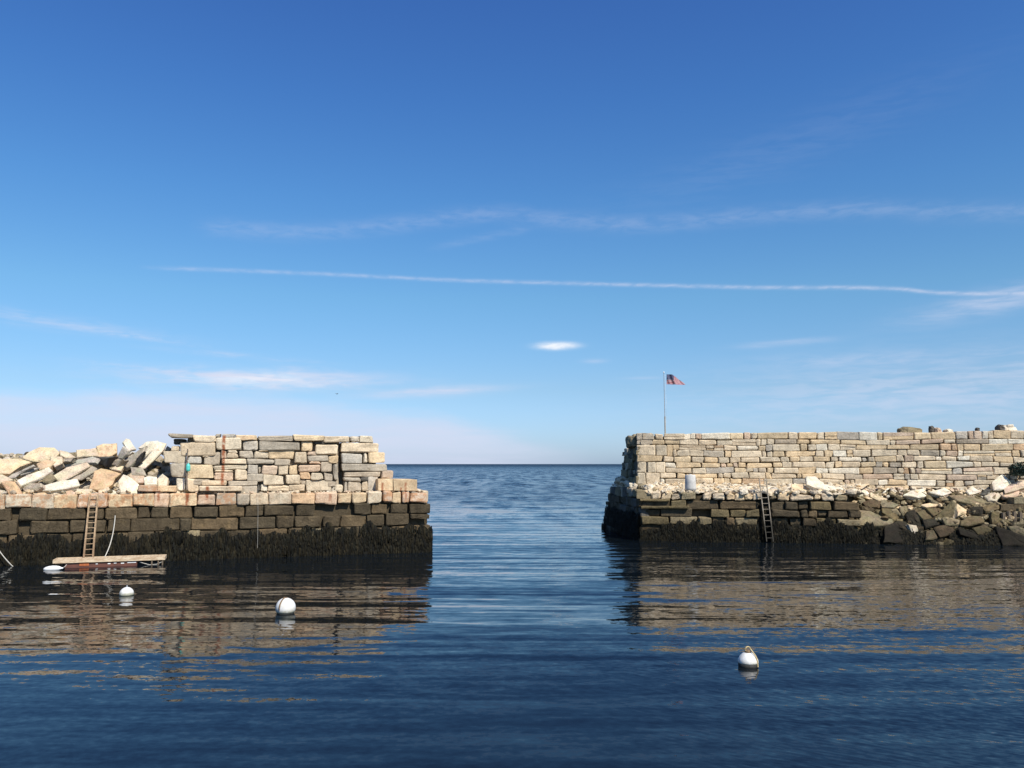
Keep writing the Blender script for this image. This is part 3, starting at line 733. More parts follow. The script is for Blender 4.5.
# ---- tumbled rocks at the foot of the right wall
GR = 'rocks tumbled at the foot of the right wall'
ROCKS = [
 ('long pale slab sloping down from the wall, upper of two right of the grey ladder', 'w', (.1, -.6, .75), .25, [(806, 476), (815, 476), (825, 484.6), (846, 489), (850, 492), (833, 491), (816, 487.5), (807, 484)]),
 ('long cream slab sloping down to a thick square end, above the dark courses', 'y', (.1, -.65, .7), .3, [(791, 483.5), (804, 485.2), (812, 488.6), (841, 492.6), (842, 498.8), (822.5, 497), (802, 493), (791, 488)]),
 ('grey white boulder on the ledge right of the grey ladder', 's', (.1, -.75, .6), .4, [(769.5, 489), (775, 486.8), (781.5, 487.7), (781.5, 494.5), (771, 495.5)]),
 ('smooth white boulder resting on the ledge where the dark courses end', 'w', (.05, -.7, .65), .4, [(855, 493.4), (859, 490), (863.5, 489), (868, 491), (870, 494.5), (860, 496)]),
 ('cream wedge beside the smooth white boulder, pointing right', 'y', (.1, -.7, .65), .3, [(870, 492), (876, 494), (888, 499), (879, 500.5), (871, 496.5)]),
 ('bright level slab casting a black shadow over the olive rocks', 'w', (0, -.5, .85), .3, [(903, 495), (912, 490), (925, 488.5), (928, 495), (919, 497)]),
 ('reddish brown rock just below the cream wedge', 'b', (.1, -.7, .6), .5, [(863, 502), (871, 498.6), (882, 501), (879, 507), (867, 507)]),
 ('thin pale olive slab lying level beside the reddish brown rock', 'm', (0, -.5, .8), .2, [(881, 503), (891.6, 501.4), (899, 504.2), (893.7, 507), (882, 506.6)]),
 ('olive slab tilted toward the water under the thin pale slab', 'l', (.3, -.75, .5), .35, [(882, 508), (897, 508.3), (900.5, 516), (895, 521.5), (889.6, 517), (883, 512.6)]),
 ('tan cube shaped rock leaning on the dark upright slab', 'm', (.2, -.8, .5), .4, [(899.6, 506.5), (907.5, 505.6), (908.5, 514), (904, 516), (901, 511)]),
 ('dark grey slab standing steeply, narrow end down', 'n', (-.2, -.9, .3), .4, [(907, 511.7), (914.6, 509.2), (919, 517), (923, 529), (916.7, 529), (908, 521), (905.6, 515)]),
 ('broad flat tan rock with weed hanging from its lower edge', 'm', (0, -.6, .75), .5, [(859, 509.6), (869, 510.4), (881, 515), (893, 519.6), (893, 524.6), (871, 525.6), (859, 525)]),
 ('black weedy boulder rising from the water below the tilted olive slab', 'n', (.1, -.7, .65), .8, [(885, 526), (896, 521), (906, 521), (913.5, 531), (916, 542), (884, 542)]),
 ('cream barnacled rock low beside the black weedy boulder', 'g', (.2, -.8, .5), .3, [(908, 524), (916.7, 525.5), (918.6, 530), (914.6, 536), (911, 529)]),
 ('olive rock splinter right of the dark standing slab', 'l', (.3, -.75, .5), .3, [(916.7, 511.7), (925, 509.2), (934, 518), (925, 520)]),
 ('small bright slab lying level above the olive splinter', 'y', (0, -.5, .8), .2, [(921, 505), (929, 502.8), (939, 503.6), (936, 506), (927, 507)]),
 ('large olive pyramid shaped rock, tallest point of the shore rocks', 'l', (-.1, -.85, .5), .7, [(935, 518), (952, 499.6), (959.5, 507), (957.5, 515.5), (949, 518.5)]),
 ('tan triangular rock against the right side of the olive pyramid', 'y', (.45, -.7, .5), .4, [(957, 503.6), (971, 511.6), (958, 516)]),
 ('long grey olive slab bridging the rocks right of the pyramid', 'm', (.05, -.6, .7), .3, [(949, 495), (962, 494.6), (977, 496), (989, 501), (986, 504.5), (972, 504), (957, 500.6)]),
 ('cream block tilted up at the end of the long grey olive slab', 'c', (-.1, -.75, .6), .4, [(984, 496), (995.6, 489.6), (1001, 495), (996, 501.6), (988.6, 501)]),
 ('small white pointed stone at the wall foot above the long slab', 'w', (0, -.7, .65), .3, [(965.5, 491), (972, 485.6), (982, 491.6), (970, 494.6)]),
 ('wide white flat stone at the wall foot left of the pointed stone', 'w', (0, -.6, .75), .3, [(929, 492), (944, 487.6), (953, 491.6), (943, 495.6)]),
 ('dark stone lying between the white pointed stone and cream block', 'd', (-.2, -.8, .4), .3, [(978.6, 494.6), (986, 488.6), (992.5, 490), (985, 495.6)]),
 ('olive topped slab jutting out below the tilted cream block', 'l', (0, -.6, .7), .3, [(982.5, 507), (991, 502.8), (1000.5, 503), (999, 508.4), (986, 511)]),
 ('curved olive slab arching over a dark hollow near the water', 'l', (0, -.65, .7), .5, [(960.6, 520.5), (971, 515.4), (983, 515.8), (985, 522.4), (967.5, 526), (961, 525)]),
 ('dark rock in the shade right of the tan triangular rock', 'n', (-.1, -.9, .2), .4, [(970, 507), (983.5, 506.6), (983.6, 516), (972, 515)]),
 ('upright olive stone near the vertical timber stakes', 'l', (.1, -.9, .3), .3, [(991.6, 511.6), (999.6, 511.6), (1000.4, 524), (992.6, 524)]),
 ('long dark slab dipping into the water below the arched slab', 'n', (.1, -.7, .6), .3, [(958, 527.6), (972, 530), (989, 534.6), (994, 541), (972, 537.6), (961, 534)]),
 ('broad dark slab sliding into the water at the photo edge', 'n', (-.1, -.7, .65), .4, [(995, 526), (1012, 531), (1030, 538), (1030, 546), (1003, 545)]),
 ('tan strip of rock above the broad dark slab at the edge', 'm', (-.1, -.7, .6), .3, [(1008, 526), (1016, 525), (1030, 531), (1030, 538), (1013, 533)]),
 ('big white boulder leaning on the wall left of the bush', 'w', (-.05, -.8, .55), .5, [(992.5, 482), (998, 476.6), (1003, 473.6), (1008, 478), (1011.6, 483), (1005, 489), (994, 490)]),
 ('pinkish white slab under the dark green bush', 'p', (0, -.65, .7), .4, [(1004, 487), (1013, 482.4), (1026, 479), (1034, 484), (1017, 490), (1005, 493)]),
 ('flat pale pink stone lying below the pinkish white slab', 'p', (0, -.6, .75), .3, [(999.6, 493), (1010, 490.6), (1020, 490.4), (1019, 496), (1004, 496.4)]),
 ('yellow brown rock at the waterline below the olive pyramid', 'b', (.1, -.7, .6), .4, [(934, 527), (944, 524.6), (953, 527), (957, 533.6), (940, 537)]),
 ('yellow olive rock between the arched slab and the dark slab', 'l', (.1, -.7, .6), .4, [(972, 527.6), (985, 524.8), (992, 529), (990, 534.6), (978, 533.6)]),
 ('olive grey rock low on the shore left of the arched slab', 'm', (-.1, -.75, .5), .4, [(943, 519), (951, 517), (960, 519.6), (960, 525), (946, 525.6)]),
 ('small tan rock stack at the waterline right of the black boulder', 'm', (.1, -.7, .6), .4, [(927, 531), (936, 529), (938, 538), (926, 540)]),
 ('brown olive rock in front of the reddish rock and tan slab', 'b', (-.2, -.8, .4), .4, [(861, 506), (868, 505.6), (876, 509.6), (870, 512), (862, 510.6)]),
 ('olive rock below the small bright level slab', 'l', (.2, -.75, .5), .4, [(926, 508), (936, 507.6), (941, 511.6), (934, 516)]),
 ('dark olive rock left of the pyramid near the tilted splinter', 'n', (-.1, -.8, .5), .5, [(922, 519), (935, 518.6), (940, 525), (926, 528)]),
]
def bankv(py):
    t = (541.5-py)/(541.5-489); t = min(1.0, max(-.1, t)); return -.35+3.15*t
for (lab, cc, nn, th, poly) in ROCKS:
    mx = sum(p[0] for p in poly)/len(poly); my = sum(p[1] for p in poly)/len(poly)
    v = bankv(my) if mx > 852 else 1.4
    if mx > 852 and my > 500: v = bankv(my)*.92
    u, z = FR.uz(mx, my, v); c = FR.w(u, v, z); nn = Vector(nn).normalized()
    pts = [onplane(x, y, c, nn) for x, y in poly]
    wet = cc in 'kldbmn'
    o = slab_from_poly(pts, nn, th, tuple(x*(.88 if wet else 1) for x in PAL[cc]), 0, rough=.05, name='rock', mat=M_wet if wet else M_stone)
    tag(o, lab, 'rock', GR)
# squared blocks at the far right
for (x0, x1, y0, y1, cc, lab) in [(1014, 1027, 497.4, 504, 'm', 'squared olive block at the photo edge, upper of two stacked below the bush'),
                              (1001, 1027, 504.5, 511, 'b', 'long squared brown block carrying the squared olive block')]:
    ac = Acc(); v = 1.6; q = [FR.uz(x, y, v) for x, y in ((x0, y1), (x1, y1), (x1, y0), (x0, y0))]
    stone(ac, q, v, 1.2, PAL[cc]); o = link('stone_block', ac.mesh('stone_block', M_wet), loc=FR.w(0, 0, 0), rotz=FR.rot); tag(o, lab, 'stone block', GR)
# timber stakes
M_timber = plain_mat('old_timber', (.16, .12, .08), .85, .3, 6, bump=.01, stretch=(1, 1, .15))
lbls = ['first dark timber stake right of the upright olive stone', 'second dark timber stake right of the upright olive stone', 'third dark timber stake right of the upright olive stone', 'fourth dark timber stake right of the upright olive stone, nearest the photo edge']
for k, px in enumerate((1003, 1008.5, 1014, 1020)):
    ac = Acc(); v = 1.25; u, z1 = FR.uz(px, 511.5+random.uniform(-.5, 1), v); _, z0 = FR.uz(px, 528, v); w = FR.w(u, v, 0)
    tube(ac, [(0, 0, 0), (.01, 0, (z1-z0)*.5), (0, .02, z1-z0)], .13, n=8, r2=.115)
    o = link('timber_stake', ac.mesh('timber_stake', M_timber), loc=(w.x, w.y, z0)); tag(o, lbls[k], 'stake', 'timber stakes holding the squared blocks')
# loose rubble right
a = Acc()
for k in range(420):     # ledge
    v = random.uniform(.35, USR-.1); u = random.uniform(.5, FR.u(862, v)); pebble(a, FR.w(u, v, ledge_z(u, v)+.03), random.uniform(.06, .30), pick('cwyywcg'), .5)
for k in range(90):      # broken lip
    v = random.uniform(.0, .6); u = random.uniform(.2, FR.u(862, v)); pebble(a, FR.w(u, v, 2.84+random.uniform(-.06, .06)), random.uniform(.22, .55), pick('cwycmg'), .5)
for k in range(60):      # lip of the end face
    q = random.uniform(.5, ELEN-.4); p_ = FE.w(q, random.uniform(.5, 1.1), 0); pebble(a, (p_.x, p_.y, 3.0+.5*max(0, 1-q/ELEN*1.5)+random.uniform(-.05, .1)), random.uniform(.25, .6), pick('cwgmc'), .5)
for k in range(260):     # wall foot
    px = random.uniform(850, 1060); v = random.uniform(2.6, USR); u = FR.u(px, v); pebble(a, FR.w(u, v, bank_z(v)+random.uniform(-.15, .06)), random.uniform(.12, .36), pick('cwycp'), .5)
o = link('rubble', a.mesh('rubble', M_stone)); tag(o, 'pale broken stones scattered over the ledge below the long wall', 'rubble', kind='stuff')
a = Acc()
for k in range(900):
    px = random.uniform(856, 1080); v = random.uniform(-.5, 2.9); u = FR.u(px, v); z = bank_z(v)+random.uniform(-.25, .05)
    pebble(a, FR.w(u, v, z), random.uniform(.15, .6), pick('klbm' if z < 1.3 else 'lmbmy'), .55)
o = link('rubble', a.mesh('rubble', M_wet)); tag(o, 'olive brown broken stones packed between the shore rocks', 'rubble', kind='stuff')

# ================================================================== seaweed
def weed_mat():
    m, t, p = new_mat('rockweed')
    ca = t.add('ShaderNodeAttribute', attribute_name='Col').outputs['Color']
    pos = t.add('ShaderNodeNewGeometry').outputs['Position']
    c = t.vm('SCALE', ca, scale=t.mr(t.noise(pos, 5, 4, .7), .3, .7, .5, 1.5, False))
    t.l.new(c, p.inputs['Base Color']); p.inputs['Roughness'].default_value = .75; p.inputs['Specular IOR Level'].default_value = .08
    return m
M_weed = weed_mat()
def fronds(acc, fr, u0, u1, n, ztop, zbot=-.05, vfun=lambda u, z: 0., out=.10, dens=None):
    WC = [(.010, .009, .006), (.014, .012, .007), (.006, .006, .005), (.016, .013, .007), (.010, .010, .007)]
    for _ in range(n):
        u = random.uniform(u0, u1); zt_ = ztop(u); z = zbot+(zt_-zbot)*(random.random()**.75)
        if dens and random.random() > dens(u, z): continue
        L = random.uniform(.2, .6); w = random.uniform(.03, .09); o0 = out*random.uniform(.1, 1)
        c = random.choice(WC); k = random.uniform(.6, 1.6); c = tuple(x*k for x in c)
        vs = []; sw = random.uniform(-.05, .05); base = vfun(u, z)
        for s in range(4):
            t = s/3; zz = max(zbot-.1, z-L*t); oo = o0+.06*math.sin(t*2.2)*random.uniform(.6, 1.2); ww = w*(1.1-.75*t)
            cx = u+sw*t+random.uniform(-.012, .012)
            for sg in (-1, 1):
                p = fr.w(cx+sg*ww/2, base-oo+random.uniform(-.012, .012), zz); vs.append((p.x, p.y, p.z))
        acc.add(vs, [(0, 1, 3, 2), (2, 3, 5, 4), (4, 5, 7, 6)], c)
def mat_sheet(acc, fr, u0, u1, ztop, zbot, vfun, thick=.1, nu=None, hole=.18):
    nu = nu or int((u1-u0)/.12); nz = 12; vs = []; cs = []
    for i in range(nu+1):
        u = u0+(u1-u0)*i/nu; zt_ = ztop(u)-.12
        for j in range(nz+1):
            z = zbot+(zt_-zbot)*j/nz; lump = mn.noise(Vector((u*2.3, z*2.6, 1)))*.6+mn.noise(Vector((u*7, z*5, 4)))*.4
            edge = 1-(j/nz)**4
            off = thick*(.35+lump)*edge-.06*(1-edge)
            if mn.noise(Vector((u*1.7, z*2.4, 31))) > hole*2.1: off = -.14
            p = fr.w(u, vfun(u, z)-off+random.uniform(-.015, .015), z); vs.append((p.x, p.y, p.z)); k = random.uniform(.6, 1.4); cs.append((.010*k, .0095*k, .007*k))
    acc.add(vs, [(i*(nz+1)+j, (i+1)*(nz+1)+j, (i+1)*(nz+1)+j+1, i*(nz+1)+j+1) for i in range(nu) for j in range(nz)], cs)
ztL = lambda u: 1.26+.42*mn.noise(Vector((u*.55, 0, 2)))+.30*mn.noise(Vector((u*2.0, 0, 7)))+(.16 if u > LEND-7 else 0)
a = Acc(); mat_sheet(a, FL, FL.u(-90), LEND+.02, ztL, -.3, lambda u, z: 0, .13)
dn = lambda u, z: 0.12 if mn.noise(Vector((u*1.7, z*2.4, 31))) > .30 or mn.noise(Vector((u*.9, z*1.5, 77))) > .42 else 1
fronds(a, FL, FL.u(-60), LEND+.03, 9500, ztL, dens=dn, out=.08)
mat_sheet(a, FLE, .05, 8.8, lambda u: 1.2+.2*mn.noise(Vector((u, 0, 5))), -.3, lambda u, z: .03, .10); fronds(a, FLE, .0, 8.8, 2200, lambda u: 1.25, out=.06)
o = link('seaweed', a.mesh('seaweed', M_weed)); tag(o, 'black rockweed hanging from the foot of the pier behind the wooden dock', 'seaweed', kind='stuff')
ztR = lambda u: 1.14+.42*mn.noise(Vector((u*.7, 3, 2)))+.34*mn.noise(Vector((u*2.4, 3, 7)))-(.35 if u < 1.2 else 0)
a = Acc(); mat_sheet(a, FR, 0, FR.u(756), ztR, -.3, lambda u, z: 0, .18, hole=.14); mat_sheet(a, FR, FR.u(771.5), FR.u(872), ztR, -.3, lambda u, z: 0, .16, hole=.16)
dn2 = lambda u, z: 0 if FR.u(757) < u < FR.u(770) else (.3 if mn.noise(Vector((u*1.7, z*2.4, 31))) > .3 else 1)
fronds(a, FR, -.05, FR.u(872), 7000, ztR, dens=dn2, out=.10)
be = lambda u, z: bat(u, z)
mat_sheet(a, FE, .1, ELEN, lambda u: 1.5+.25*mn.noise(Vector((u, 8, 5))), -.3, be, .16); fronds(a, FE, 0, ELEN+.05, 3800, lambda u: 1.6+.3*mn.noise(Vector((u, 8, 5))), vfun=be, out=.16)
fronds(a, FR, FR.u(757.5), FR.u(770.5), 520, lambda u: 2.15, vfun=lambda u, z: .4, out=.10)  # extra weed added over the recess back to blacken the slot
# clumps on the shore rocks
for px, v0, wd, n in [(866, .2, 1.4, 700), (878, .55, 1.6, 500), (892, .3, 1.6, 700), (1003, .2, 1.4, 500), (884, .0, 1.2, 500), (898, -.2, 1.8, 1100), (925, -.1, 1.3, 350), (965, -.2, 1.6, 450), (985, -.2, 1.2, 350), (1010, -.15, 2.2, 800), (1040, -.2, 2, 500)]:
    uc_ = FR.u(px, v0); fronds(a, FR, uc_-wd/2, uc_+wd/2, n, lambda u: .75+.3*mn.noise(Vector((u*2, 1, 1))), vfun=lambda u, z, v0=v0: v0+z*.9-.05, out=.2)
o = link('seaweed', a.mesh('seaweed', M_weed)); tag(o, 'black olive rockweed hanging at the foot of the pier below the flagpole', 'seaweed', kind='stuff')

# ================================================================== small things
M_white = plain_mat('white_buoy_paint', (.80, .79, .76), .35, .06, 6)
M_anti = plain_mat('dark_fouling', (.03, .03, .025), .7, .3, 20)
M_rope = plain_mat('pale_rope', (.55, .52, .45), .9, .15, 40)
M_brownrope = plain_mat('brown_rope', (.20, .13, .07), .9, .2, 40)
M_steel = plain_mat('galvanised_steel', (.42, .43, .43), .5, .2, 20, metal=.3)
M_deck = plain_mat('bleached_planks', (.62, .50, .34), .8, .2, 5, bump=.006, col2=(.40, .27, .16), stretch=(.7, 3, 2))
M_red = plain_mat('red_brown_board', (.15, .055, .035), .75, .3, 7, col2=(.09, .04, .03), stretch=(.5, 1, 3))
M_black = plain_mat('black_float', (.02, .02, .022), .6, .2, 8)
M_orange = plain_mat('orange_board', (.45, .13, .04), .7, .15, 8)
M_ladder = plain_mat('weathered_ladder_wood', (.48, .34, .20), .8, .25, 10, col2=(.28, .19, .11))
M_grey = plain_mat('grey_ladder_metal', (.34, .29, .22), .7, .3, 6, col2=(.20, .16, .11))
def z_stain(mat, z0, z1, col, ns=5., amp=.3, k=.9):
    tt = NT(mat.node_tree); p = [n for n in tt.n if n.type == 'BSDF_PRINCIPLED'][0]
    src = p.inputs['Base Color'].links[0].from_socket
    pos = tt.add('ShaderNodeNewGeometry').outputs['Position']; sz = tt.add('ShaderNodeSeparateXYZ'); tt.l.new(pos, sz.inputs[0])
    zz = tt.m('ADD', sz.outputs[2], tt.m('MULTIPLY', tt.m('SUBTRACT', tt.noise(pos, ns, 4, .7), .5), amp))
    tt.l.new(tt.mix(tt.mr(zz, z0, z1, k, 0.), src, col), p.inputs['Base Color'])
z_stain(M_grey, .9, 1.7, (.025, .022, .014)); z_stain(M_ladder, .5, 1.6, (.16, .09, .05), k=.6)
M_white2 = plain_mat('scuffed_buoy_paint', (.72, .71, .68), .4, .06, 6, col2=(.60, .57, .50)); z_stain(M_white2, .02, .16, (.22, .22, .13), 14., .12, .8)
M_conc = plain_mat('pale_concrete', (.52, .50, .46), .9, .10, 9, bump=.01)
M_turq = plain_mat('turquoise_plastic', (.10, .55, .47), .5, .1, 8)
M_stick = plain_mat('weathered_stick', (.20, .16, .12), .85, .25, 9)

def P(acc, name, mat, parent, smooth=False): return link(name, acc.mesh(name, mat, smooth), parent)
def sph(r, z0, zc, n=12, top=1.): # profile from angle
    return None
BG = 'white mooring buoys floating in the harbour'
# buoy with brown rope down its front
g = ground(285.5, 613.3); b = empty('mooring_buoy', (g.x, g.y, 0)); r = .298
tag(b, 'white ball buoy with a brown rope down its front, largest of the two left buoys', 'buoy', BG)
prof = [(r*math.sin(t), .165-r*math.cos(t)) for t in [R(x) for x in (6, 15, 25, 35, 45, 55, 62)]]
ac = Acc(); lathe(ac, prof); P(ac, 'fouled_bottom', M_anti, b, True)
prof = [(r*math.sin(t), .165-r*math.cos(t)) for t in [R(x) for x in range(62, 180, 9)]]+[(.004, .165+r)]
ac = Acc(); lathe(ac, prof); P(ac, 'ball', M_white2, b, True)
ac = Acc(); pts = []
for t in range(-6, 88, 8):
    a_ = R(t); pts.append((-.115*math.cos(a_)-.0, -math.cos(a_)*(r+.004)*.93, .165+math.sin(a_)*(r+.004)))
tube(ac, [(-.05, -.02, .47)]+pts[::-1], .022); P(ac, 'rope', M_brownrope, b)
ac = Acc(); lathe(ac, [(.05, .45), (.05, .475), (.02, .48)], 12); P(ac, 'cap', M_brownrope, b)
# small buoy
g = ground(126.6, 595.2); b = empty('mooring_buoy', (g.x, g.y, 0)); r = .235
tag(b, 'small white ball buoy with a nub on top, in front of the wooden dock', 'buoy', BG)
prof = [(r*math.sin(R(x)), .04-r*math.cos(R(x))) for x in range(8, 80, 9)]; ac = Acc(); lathe(ac, prof); P(ac, 'fouled_bottom', M_anti, b, True)
prof = [(r*math.sin(R(x)), .04-r*math.cos(R(x))) for x in range(80, 180, 9)]+[(.004, .04+r)]; ac = Acc(); lathe(ac, prof); P(ac, 'ball', M_white2, b, True)
ac = Acc(); lathe(ac, [(.03, .27), (.03, .3), (.018, .325), (.01, .33)], 12); P(ac, 'nub', M_steel, b, True)
# pear buoy with loop
g = ground(748.2, 666.2); b = empty('mooring_buoy', (g.x, g.y, 0))
tag(b, 'white pear shaped buoy with black base and yellowed loop, alone on open water', 'buoy', BG)
ac = Acc(); lathe(ac, [(.10, -.12), (.19, -.06), (.215, .0), (.222, .075)]); P(ac, 'black_base', M_anti, b, True)
ac = Acc(); lathe(ac, [(.222, .075), (.226, .10), (.218, .15), (.19, .205), (.15, .25), (.11, .285), (.06, .305), (.03, .31)]); P(ac, 'body', M_white2, b, True)
ac = Acc(); lathe(ac, [(.075, .295), (.065, .33), (.04, .36), (.02, .365)], 12); P(ac, 'collar', M_brownrope, b, True)
ac = Acc(); pts = [(-.05, -.02, .34)]+[(-.0-.055*math.cos(R(x)), -.02, .37+.06*math.sin(R(x))) for x in range(10, 180, 20)]+[(.09, -.1, .32), (.135, -.135, .25), (.165, -.155, .16), (.17, -.165, .02)]
tube(ac, pts, .014); P(ac, 'rope_loop', plain_mat('yellowed_rope', (.62, .47, .22), .8, .2, 30), b)

# floating dock
A = ground(53.8, 568.6); B = ground(163.6, 564.8); A.z = B.z = 0
dd = (B-A); LD = dd.length; dock = empty('floating_dock', (A.x, A.y, 0), math.atan2(dd.y, dd.x))
tag(dock, 'low bleached wooden float with rusty red side moored at the foot of the ladder', 'dock')
W = .80
ac = Acc(); nb = 30
for k in range(nb):
    x0 = LD*k/nb+.008; x1 = LD*(k+1)/nb-.008; hz = random.uniform(-.006, .006)
    box(ac, (x0, .035, .31+hz), (x1, W, .362+hz), (1, 1, 1))
P(ac, 'deck', M_deck, dock)
ac = Acc(); box(ac, (.0, -.03, .22), (LD, .03, .375), (1, 1, 1)); box(ac, (0, W+.003, .22), (LD, W+.05, .375), (1, 1, 1)); box(ac, (-.05, -.03, .22), (-.003, W+.05, .375), (1, 1, 1)); box(ac, (LD+.003, -.03, .22), (LD+.05, W+.05, .375), (1, 1, 1))
P(ac, 'side_beam', M_deck, dock)
ac = Acc(); box(ac, (.42, .04, -.10), (LD*.75, .10, .215), (1, 1, 1)); rb = P(ac, 'red_board', M_red, dock)
ac = Acc(); box(ac, (LD*.225, .022, .07), (LD*.31, .038, .19), (1, 1, 1)); P(ac, 'orange_patch', M_orange, dock)
for (f0, f1, z0, z1) in ((.37, .39, .12, .15), (.48, .505, .11, .15), (.535, .56, .13, .16), (.60, .63, .11, .15), (.66, .74, .13, .175)):
    ac = Acc(); box(ac, (LD*f0, .027, z0), (LD*f1, .037, z1), (1, 1, 1)); P(ac, 'paint_patch', M_white, dock)
for x0 in (.3, 1.7, 3.1):
    ac = Acc(); tube(ac, [(x0, .42, .03), (x0+1.2, .42, .03)], .18, n=14); f = P(ac, 'float_drum', M_black, dock)
for x0 in (LD-.52, LD-.25, LD-.08):
    ac = Acc(); box(ac, (x0, .0, -.1), (x0+.06, .06, .215), (1, 1, 1)); P(ac, 'post', M_timber, dock)
ac = Acc(); tube(ac, [(LD-1.0, .06, .15), (LD-.6, .04, .02), (LD-.3, .03, .03), (LD-.05, .04, .14)], .015); P(ac, 'mooring_line', M_rope, dock)
# fender
g = ground(52.5, 570); fe = empty('fender', (g.x, g.y, 0), .05)
tag(fe, 'white torpedo shaped fender afloat at the end of the wooden dock', 'fender')
ac = Acc(); prof = [(-.38, .01), (-.36, .045), (-.28, .09), (-.15, .12), (0, .13), (.15, .12), (.28, .09), (.36, .045), (.42, .03), (.44, .012)]
vs = []; n = 16
for x, r in prof:
    for k in range(n): t = k/n*6.2832; vs.append((x, math.cos(t)*r, .055+math.sin(t)*r+.05*x))
ac.add(vs, [(i*n+k, (i+1)*n+k, (i+1)*n+(k+1) % n, i*n+(k+1) % n) for i in range(len(prof)-1) for k in range(n)]+[tuple(range(n)), tuple(range(len(vs)-1, len(vs)-n-1, -1))], (1, 1, 1))
P(ac, 'body', M_white, fe, True)
ac = Acc(); tube(ac, [(.42, 0, .08), (.5, .05, .15), (.53, .1, .22)], .012); P(ac, 'rope', M_rope, fe)

def ladder(name, pb0, pb1, pt0, pt1, nr, w, mat, label, rr=.018, hoops=False):
    base = (pb0+pb1)/2; t = empty(name, base)
    tag(t, label, 'ladder', 'ladders against the piers')
    for p0, p1 in ((pb0, pt0), (pb1, pt1)):
        ac = Acc(); obox(ac, p0-base, p1-base, w, w*1.5, up=Vector((0, 1, 0))); P(ac, 'rail', mat, t)
    for k in range(nr):
        f = (k+.6)/nr; ac = Acc(); tube(ac, [pb0.lerp(pt0, f)-base, pb1.lerp(pt1, f)-base], rr, n=6); P(ac, 'rung', mat, t)
    return t
# wooden ladder from dock deck to coping
Yb = at(88, 557, 36.6).y
v_t = -.12
def onL(px, py, v): u, z = FL.uz(px, py, v); return FL.w(u, v, z)
pb0, pb1 = ground(83.7, 558.3, .345), ground(92.9, 557.8, .345)
ladder('ladder', pb0, pb1, onL(90.0, 494.6, -.13), onL(97.9, 494.4, -.13), 12, .048, M_ladder, 'weathered wooden ladder leaning from the floating dock up to the coping', .019)
# metal ladder right
def onR(px, py, v): u, z = FR.uz(px, py, v); return FR.w(u, v, z)
ladder('ladder', onR(766.6, 541.5, -.28), onR(773.2, 541.5, -.28), onR(759.2, 478.6, -.1), onR(766, 478.4, -.1), 11, .05, M_grey, 'grey metal ladder running from the water up past the ledge edge', .02)

# ropes
def rope(pts, r, label, mat=M_rope, name='rope'):
    o0 = Vector(pts[-1]); ac = Acc(); tube(ac, [Vector(p)-o0 for p in pts], r, n=6)
    o = link(name, ac.mesh(name, mat), loc=o0); tag(o, label, 'rope', 'ropes hanging from the left pier'); return o
def bez(a, b, c, n=12): return [(a.lerp(b, i/n)).lerp(b.lerp(c, i/n), i/n) for i in range(n+1)]
rope(bez(onL(115.2, 515.5, -.07), onL(113.4, 541, -.25), ground(104.8, 556.9, .36)), .022, 'pale rope sagging from the pier face down to the wooden dock')
q0 = onL(-14, 528, -.07); rope([*bez(q0, onL(-2, 553, -.5), ground(13.2, 566.8, -.02))], .022, 'pale rope curving into the water at the left edge of the photo')
rope([onL(257.8, 488, -.16), onL(258, 500, -.15), onL(258, 515, -.12), onL(257.7, 536, -.2), onL(257.5, 548, -.25)], .005, 'thin pale line hanging straight down the pier below the wall')

# stick with turquoise float
s0 = onL(186.8, 489, .55); s1 = onL(187.6, 449, .75)
st_ = empty('pole', s0); tag(st_, 'thin weathered stick standing against the broken end of the wall', 'pole')
ac = Acc(); tube(ac, [Vector((0, 0, -.05)), (s1-s0)*.5+Vector((-.02, 0, 0)), s1-s0], .045, n=7, r2=.03); P(ac, 'shaft', M_stick, st_)
tq = onL(188.2, 467.4, .60); ac = Acc(); lathe(ac, [(.03, -.2), (.09, -.17), (.105, -.08), (.10, .06), (.085, .13), (.04, .17), (.02, .2)], 14)
tf = empty('float', (tq.x, tq.y, tq.z)); tag(tf, 'small turquoise float tied to the weathered stick', 'float')
P(ac, 'body', M_turq, tf, True)
ac = Acc(); tube(ac, [(0, 0, .19), (-.03, .03, .3), (-.06, .06, .34)], .01); P(ac, 'cord', M_rope, tf)

# concrete post on the right ledge
pl = onR(690.5, 490, .35); pz0 = FR.uz(690.5, 489.6, .35)[1]; pz1 = FR.uz(690.5, 474.8, .35)[1]
bo = empty('bollard', (pl.x, pl.y, pz0)); tag(bo, 'squat pale grey concrete post standing on the ledge left of the grey ladder', 'bollard')
h = pz1-pz0; ac = Acc(); lathe(ac, [(.335, -.05), (.335, .1), (.32, h*.5), (.305, h-.03), (.28, h)], 22); P(ac, 'shaft', M_conc, bo, True)
ac = Acc(); lathe(ac, [(.10, h), (.10, h+.02), (.05, h+.04)], 12); P(ac, 'cap', M_conc, bo, True)

